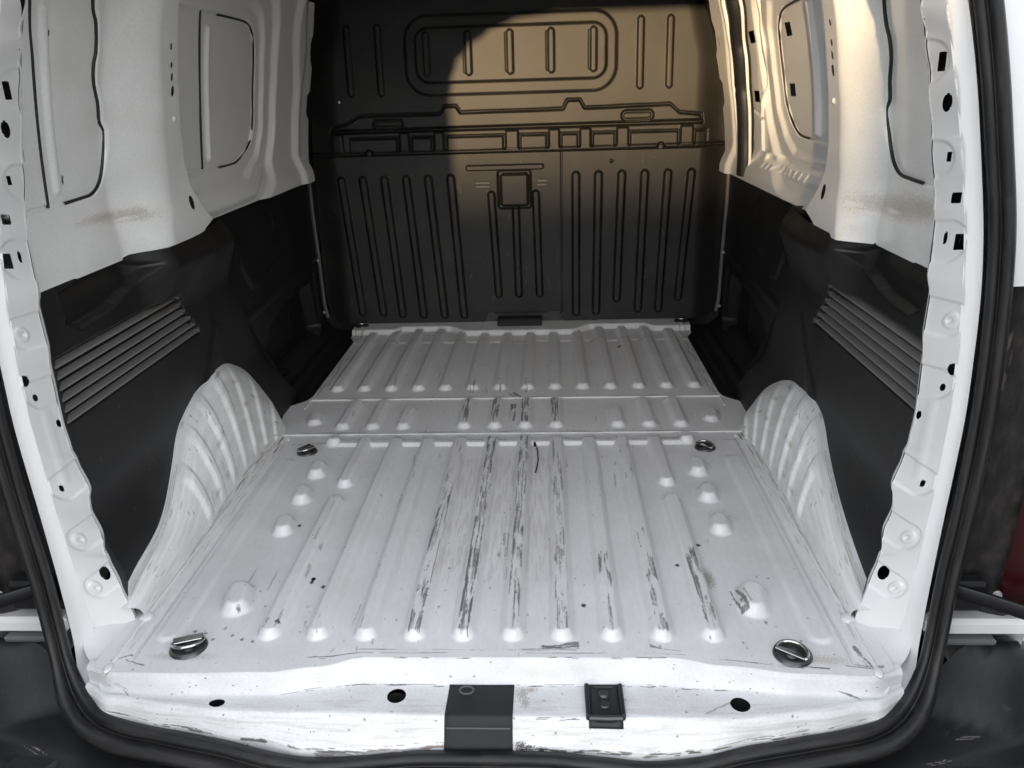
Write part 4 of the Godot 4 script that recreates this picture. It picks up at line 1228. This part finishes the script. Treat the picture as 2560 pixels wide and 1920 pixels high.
	obj("latch_pad", cbox(V(0.104, 0.118, 0.030), 0.010), M.bulk, root, V(-0.008, 0.521, z0 + 0.010))
	for q in [[-0.121, 0.547, 0.054], [-0.121, 0.534, 0.054], [0.0915, 0.5505, 0.038], [0.0915, 0.5365, 0.038]]:
		obj("grip_tab", cbox(V(q[2], 0.007, 0.012), 0.0025), M.slat, root, V(q[0], q[1], z0 + 0.011))
	var flap := obj("access_flap", prism(PackedVector2Array([Vector2(-0.138, 0.016), Vector2(0.168, 0.016), Vector2(0.148, 0.068), Vector2(-0.120, 0.068)]), 0.008), M.grey_plastic, root, V(0, 0, z0 - 0.002))
	flap.material_override = mat(lin(0.04, 0.038, 0.037), 0.5)
	obj("flap_tab", cbox(V(0.20, 0.005, 0.008), 0.0015), M.bulk, root, V(0.005, 0.064, z0 + 0.004))
	obj("floor_stop", cbox(V(0.166, 0.036, 0.046), 0.005), M.black, root, V(0.0, 0.040, z0 + 0.048))
	# dimple buttons on the fold
	for x in [-0.522, 0.508]:
		obj("fold_button", lathe([Vector2(0.0, 0.006), Vector2(0.007, 0.005), Vector2(0.010, 0.0)], 16), M.bulk, root, V(x, 0.655, z0), Basis(Vector3.RIGHT, PI / 2))
	# steel side strips with bolts
	for sx in [-1.0, 1.0]:
		var pts := [V(sx * 0.742, 0.585, z0 + 0.03), V(sx * 0.742, 0.46, z0 + 0.035), V(sx * 0.738, 0.30, z0 + 0.035), V(sx * 0.735, 0.12, z0 + 0.04), V(sx * 0.725, 0.07, z0 + 0.05)]
		var st := sweep(pts, [Vector2(-0.004, -0.006), Vector2(0.004, -0.006), Vector2(0.004, 0.006), Vector2(-0.004, 0.006)], func(_p): return Vector3(1, 0, 0.3))
		var stp := obj("side_strip", st, M.grey_plastic, root)
		for q in [[0.576, 0.0095], [0.286, 0.006], [0.088, 0.007]]:
			obj("bolt", lathe([Vector2(0.0, 0.006), Vector2(q[1] * 0.7, 0.005), Vector2(q[1], 0.0)], 14), M.clip if q[0] > 0.5 else M.zinc, root, V(sx * (0.742 - 0.008 * (0.576 - q[0])), q[0], z0 + 0.045), Basis(Vector3.RIGHT, PI / 2))
	obj("screw", lathe([Vector2(0.0, 0.003), Vector2(0.004, 0.002), Vector2(0.005, 0.0)], 12), M.clip, root, V(-0.613, 0.832, z0 + 0.0), Basis(Vector3.RIGHT, PI / 2))
	# closing wall of the cab behind
	obj("cab_wall", cbox(V(1.66, 1.36, 0.02), 0.004), M.black, root, V(0, 0.54, -1.885))

func tie_ring(at: Vector3, turn: float, style: int, label: String):
	var r := Node3D.new()
	r.name = "tie_down_ring"
	van.add_child(r, true)
	r.position = at + V(0, DECK, 0)
	r.rotation.y = turn
	r.set_meta("label", label)
	var k := 0.80 if style == 0 else 0.68
	obj("cup", lathe([Vector2(0.0, 0.0010), Vector2(0.016 * k, 0.0012), Vector2(0.024 * k, 0.0035), Vector2(0.033 * k, 0.0055), Vector2(0.037 * k, 0.0035), Vector2(0.039 * k, 0.0)], 28), M.dark_steel, r)
	obj("bolt_head", lathe([Vector2(0.0, 0.007), Vector2(0.007, 0.007), Vector2(0.009, 0.005), Vector2(0.012, 0.002), Vector2(0.013, 0.001)], 16), M.dark_steel, r)
	# D-shaped ring: straight bar and bow
	var pts := []
	for i in range(25):
		var a := lerpf(-0.12, PI + 0.12, i / 24.0)
		pts.append(V(0.031 * k * cos(a), 0.0085 + 0.004 * sin(a), 0.027 * k * sin(a) - 0.006))
	pts.append(pts[0])
	obj("ring", tube(pts, 0.0040 * k, 10), M.chrome, r)
	obj("hinge_plate", cbox(V(0.060 * k, 0.0022, 0.013), 0.0008), M.chrome, r, V(0, 0.0105, -0.010), Basis(Vector3.RIGHT, 0.22))

func build_fittings():
	tie_ring(V(-0.503, 0.001, 0.032), 0.35, 0, "bright steel lashing ring at the left end of the step")
	tie_ring(V(0.495, 0.001, 0.043), 2.5, 0, "steel lashing ring folded flat at the right end of the step")
	tie_ring(V(-0.517, 0.001, -0.722), 0.9, 1, "small dark lashing ring beside the left wheel arch")
	tie_ring(V(0.500, 0.001, -0.730), 2.4, 1, "small dark lashing ring beside the right wheel arch")
	tie_ring(V(-0.602, 0.030, -1.762), 0.3, 1, "small dark lashing ring at the left foot of the bulkhead")
	tie_ring(V(0.602, 0.030, -1.762), -0.3, 1, "small dark lashing ring at the right foot of the bulkhead")

func build_body():
	# roof skin and outer sides keep the daylight out
	var rows := []
	for j in range(9):
		var row := []
		for i in range(25):
			var x := lerpf(-0.62, 0.62, i / 24.0)
			row.append(V(x, 1.16 + 0.055 * (1.0 - pow(absf(x) / 0.62, 2.4)), lerpf(-1.90, 0.02, j / 8.0)))
		rows.append(row)
	obj("roof_skin", grid(rows, V(0, -1, 0)), M.white, van)
	obj("roof_panel", cbox(V(1.36, 0.03, 1.98), 0.01), M.gloss, van, V(0, 1.255, -0.90))
	# rear header above the opening
	var hp := PackedVector2Array()
	var hy := 1.005
	while hy < 1.172:
		hp.append(Vector2(pillar_inner(hy) + 0.043 * smoothstep(1.15, 0.97, hy), hy)); hy += 0.008
	for i in range(hp.size() - 1, -1, -1): hp.append(Vector2(-hp[i].x, hp[i].y))
	for q in [[-0.62, 1.005], [-0.72, 1.262], [0.72, 1.262], [0.62, 1.005]]: hp.append(Vector2(q[0], q[1]))
	obj("rear_header", prism(hp, 0.03), M.gloss, van, V(0, 0, -0.055))
	for s in [-1.0, 1.0]:
		var outer := []
		for q in [[-0.20, 0.845], [0.05, 0.860], [0.35, 0.865], [0.60, 0.855], [0.75, 0.835], [0.95, 0.78], [1.10, 0.735], [1.20, 0.695], [1.262, 0.66]]:
			var row := []
			for z in [0.03, -0.5, -1.0, -1.5, -1.90]: row.append(V(s * q[1], q[0], z))
			outer.append(row)
		obj("body_side", grid(outer, V(s, 0, 0)), M.gloss, van)
		# rear face of the body corner: dirty black lower part, white upper part
		var low := []
		var top := []
		for i in range(22):
			var y := lerpf(0.062, 0.60, i / 21.0)
			var a := table([[0.0, 0.695], [0.16, 0.705], [0.4, 0.716], [0.5, 0.713], [0.62, 0.703]], y)
			var row := []
			for k in range(9):
				var w := k / 8.0
				row.append(V(s * lerpf(a, 0.862, w), y, 0.022 - 0.022 * sin(PI * clampf(w * 1.6, 0.0, 1.0)) + 0.004 * sin(w * 19.0)))
			low.append(row)
		obj("corner_panel", grid(low, V(0, 0, 1)), M.jamb, van).set_meta("label", "weathered dark body corner beside the door seal")
		for i in range(22):
			var y := lerpf(0.601, 1.22, i / 21.0)
			var a := table([[0.6, 0.705], [0.69, 0.693], [0.79, 0.670], [0.87, 0.650], [0.95, 0.626], [1.02, 0.60], [1.09, 0.55], [1.15, 0.52], [1.22, 0.5]], y)
			var b := table([[0.6, 0.855], [0.75, 0.835], [0.95, 0.78], [1.1, 0.735], [1.22, 0.69]], y)
			var row := []
			for k in range(9): row.append(V(s * lerpf(a, b, k / 8.0), y, 0.040 - 0.020 * pow(k / 8.0, 2.0)))
			top.append(row)
		obj("corner_panel", grid(top, V(0, 0, 1)), M.gloss, van)
		# tail lamp at the outer corner
		var lp := []
		for i in range(19):
			var a := i / 18.0
			var row := []
			for k in range(13):
				var w := k / 12.0
				row.append(V(s * lerpf(0.800, 0.905, w), lerpf(0.09, 0.60, a), 0.02 + 0.055 * sqrt(sin(PI * lerpf(0.06, 0.94, w))) * pow(sin(PI * lerpf(0.05, 0.95, a)), 0.3)))
			lp.append(row)
		obj("tail_lamp", grid(lp, V(0, 0, 1)), M.lamp, van).set_meta("label", "dark red tail lamp at the body corner")
		# white body edge and grey seal over the bumper
		obj("body_edge", cbox(V(0.165, 0.030, 0.035), 0.007), M.gloss, van, V(s * 0.782, 0.048, 0.022))
		obj("bumper_lip", cbox(V(0.105, 0.012, 0.05), 0.004), M.grey_plastic, van, V(s * 0.757, 0.026, 0.022))
		# door check strap
		var sp := []
		for i in range(12):
			var w := i / 11.0
			sp.append(V(s * lerpf(0.722, 0.98, w), lerpf(0.125, 0.085, w) + 0.01 * sin(PI * w), lerpf(0.040, 0.20, w)))
		obj("door_check_strap", sweep(sp, [Vector2(-0.004, -0.011), Vector2(0.004, -0.011), Vector2(0.004, 0.011), Vector2(-0.004, 0.011)], func(_p): return Vector3(0, 1, 0.2)), M.seal_lip, van)
		obj("strap_bracket", cbox(V(0.07, 0.055, 0.03), 0.006), M.seal_lip, van, V(s * 0.745, 0.110, 0.030))
		var bl := obj("strap_bolt", lathe([Vector2(0.0, 0.005), Vector2(0.006, 0.004), Vector2(0.007, 0.0)], 12), M.clip, van, V(s * 0.792, 0.118, 0.046), Basis(Vector3.RIGHT, PI / 2))
		# open rear door, hinged at the corner and swung outwards
		var door := Node3D.new()
		door.name = "rear_door"
		van.add_child(door, true)
		door.position = V(s * 0.885, DECK, 0.10)
		door.rotation.y = -0.10 if s > 0 else 0.165
		door.set_meta("label", ("left" if s < 0 else "right") + " white rear door swung open")
		var skin := PackedVector2Array([Vector2(0.0, -0.14), Vector2(0.66, -0.14), Vector2(0.68, -0.10), Vector2(0.68, 1.10), Vector2(0.62, 1.17), Vector2(0.14, 1.17), Vector2(0.05, 1.0), Vector2(0.0, 0.6)])
		var turn := Basis(Vector3.UP, -PI / 2)
		obj("door_skin", prism(skin, 0.05), M.gloss, door, V(s * 0.02, 0, 0), turn)
		obj("door_lining", cbox(V(0.02, 0.76, 0.60), 0.008), M.trim, door, V(-s * 0.018, 0.26, 0.34))
		obj("door_handle", cbox(V(0.03, 0.05, 0.15), 0.01), M.black, door, V(-s * 0.035, 0.44, 0.52))
	# bumper with stepped top
	var bm := []
	for j in range(25):
		var w := j / 24.0
		var row := []
		for i in range(81):
			var x := lerpf(-0.93, 0.93, i / 80.0)
			var k := absf(x)
			var zz := lerpf(0.02, 0.40 - 0.20 * pow(maxf(0.0, k - 0.55) / 0.38, 2.0), w)
			var y := 0.010 * smoothstep(0.70, 0.78, k) - 0.118 * smoothstep(0.10, 0.33, w + 0.25 * smoothstep(0.86, 0.70, k))
			y -= 0.02 * smoothstep(0.36, 0.42, w) * smoothstep(0.62, 0.72, k)
			y -= 0.012 * smoothstep(0.45, 0.8, w)
			y -= 0.10 * smoothstep(0.9, 1.0, w)
			if k < 0.70: y = minf(y, -0.118)
			row.append(V(x, y, zz))
		bm.append(row)
	var bmp := obj("bumper", grid(bm, V(0, 1, 0)), M.bumper_skin, van)
	bmp.set_meta("label", "black plastic rear bumper below the sill")
	for s in [-1.0, 1.0]:
		obj("bumper_pad", cbox(V(0.075, 0.014, 0.075), 0.006), M.bumper, bmp, V(s * 0.725, -0.128, 0.155), Basis(Vector3.UP, s * 0.5))
	obj("bumper_face", cbox(V(1.84, 0.32, 0.05), 0.02), M.bumper, bmp, V(0, -0.36, 0.33))
	for s in [-1.0, 1.0]:
		for z in [-0.52, -2.9]:
			var wh := obj("wheel", lathe([Vector2(0.0, 0.06), Vector2(0.18, 0.05), Vector2(0.21, 0.08), Vector2(0.29, 0.09), Vector2(0.31, 0.06), Vector2(0.31, -0.06), Vector2(0.29, -0.09), Vector2(0.0, -0.09)], 36), M.black, van, V(s * 0.77, -0.31, z), Basis(Vector3.FORWARD, s * PI / 2))
	var cab := PackedVector2Array([Vector2(-1.91, -0.30), Vector2(-3.55, -0.30), Vector2(-3.6, 0.12), Vector2(-3.45, 0.32), Vector2(-2.85, 0.50), Vector2(-2.30, 1.15), Vector2(-1.91, 1.25)])
	obj("cab", prism(cab, 1.66), M.gloss, van, V(0, 0, 0), Basis(Vector3.UP, -PI / 2))

# ---------------------------------------------------------------- scene
func _ready():
	var cam := Camera3D.new()
	cam.name = "camera"
	cam.fov = 52.02
	cam.near = 0.02
	cam.far = 400.0
	cam.transform = Transform3D(Basis(V(0.9988, -0.0284, -0.0406), V(0.0121, 0.9346, -0.3555), V(0.0481, 0.3546, 0.9338)).orthonormalized(), V(0.11, 0.87, 1.09))
	add_child(cam)
	cam.current = true

	var env := Environment.new()
	env.background_mode = Environment.BG_SKY
	var sky := Sky.new()
	var sm := ProceduralSkyMaterial.new()
	sm.sky_top_color = Color(0.59, 0.61, 0.645)
	sm.sky_horizon_color = Color(0.96, 0.955, 0.94)
	sm.sky_curve = 0.25
	sm.ground_bottom_color = Color(0.22, 0.22, 0.22)
	sm.ground_horizon_color = Color(0.40, 0.40, 0.40)
	sm.sun_angle_max = 0.0
	sky.sky_material = sm
	env.sky = sky
	env.background_energy_multiplier = 1.9
	env.tonemap_mode = Environment.TONE_MAPPER_LINEAR
	env.tonemap_exposure = 2.85
	env.sdfgi_enabled = true
	env.ssao_enabled = true
	env.ssil_enabled = true
	var we := WorldEnvironment.new()
	we.name = "world"
	we.environment = env
	add_child(we)

	var sun := DirectionalLight3D.new()
	sun.name = "sun"
	sun.light_color = Color(1.0, 0.86, 0.66)
	sun.light_energy = 0.82
	sun.light_angular_distance = 1.0
	sun.shadow_enabled = true
	var az := deg_to_rad(12.0)
	var el := deg_to_rad(2.2)
	sun.look_at_from_position(Vector3.ZERO, V(sin(az) * cos(el), -sin(el), -cos(az) * cos(el)), Vector3.UP)
	add_child(sun)

	make_materials()
	print("materials ", Time.get_ticks_msec())
	# ground
	var gm := PlaneMesh.new()
	gm.size = Vector2(240, 240)
	var gnd := MeshInstance3D.new()
	gnd.name = "ground"
	gnd.mesh = gm
	gnd.material_override = M.paving
	gnd.position = V(0, -DECK, 0)
	add_child(gnd)
	gnd.set_meta("kind", "structure")
	gnd.set_meta("label", "pale concrete ground under the van")

	# unseen slab added behind the camera: its top cuts the low sun off from the lower half of the bay
	var wall := Node3D.new()
	wall.name = "sun_blocker_far"
	add_child(wall)
	wall.position = V(-6.0, -DECK, 30.0)
	wall.set_meta("label", "long grey concrete slab added unseen behind the viewer to block low sun")
	wall.set_meta("category", "sun_blocker")
	obj("blocker_slab", cbox(V(24.0, 2.50, 0.3), 0.02), M.concrete, wall, V(0, 1.25, 0))
	obj("blocker_cap", cbox(V(24.1, 0.08, 0.42), 0.02), M.concrete, wall, V(0, 2.48, 0))
	var near_blocker := Node3D.new()  # unseen block added to keep low sun off the right door pillar
	near_blocker.name = "sun_blocker_near"
	add_child(near_blocker)
	near_blocker.position = V(-0.145, -DECK, 6.0)
	near_blocker.set_meta("label", "tall concrete block added unseen behind the viewer to block low sun")
	near_blocker.set_meta("category", "pier")
	obj("blocker_slab", cbox(V(1.0, 2.6, 0.5), 0.02), M.concrete, near_blocker, V(0, 1.3, 0))
	obj("blocker_cap", cbox(V(1.08, 0.07, 0.60), 0.02), M.concrete, near_blocker, V(0, 2.61, 0))

	van = Node3D.new()
	van.name = "cargo_van"
	add_child(van)
	van.position = V(0, -DECK, 0)
	van.set_meta("label", "white panel van with empty ribbed load bay seen through its open rear doors")
	van.set_meta("category", "van")
	build_body()
	build_floor()
	print("floor ", Time.get_ticks_msec())
	build_sill()
	build_arches()
	build_pillars()
	print("pillars ", Time.get_ticks_msec())
	build_seal()
	build_trims()
	print("trims ", Time.get_ticks_msec())
	build_sides()
	print("sides ", Time.get_ticks_msec())
	build_bulkhead()
	print("bulkhead ", Time.get_ticks_msec())
	build_fittings()
	# dry twig lying between two ribs
	var tw := obj("twig", tube([V(0.075, 0.003, -0.735), V(0.0775, 0.004, -0.70), V(0.079, 0.003, -0.66), V(0.076, 0.004, -0.62), V(0.073, 0.003, -0.595)], 0.0016, 6), mat(lin(0.03, 0.022, 0.018), 0.8), self)
	tw.set_meta("label", "short dark twig lying between two floor ribs")
	tw.set_meta("category", "twig")
	print("done ", Time.get_ticks_msec())
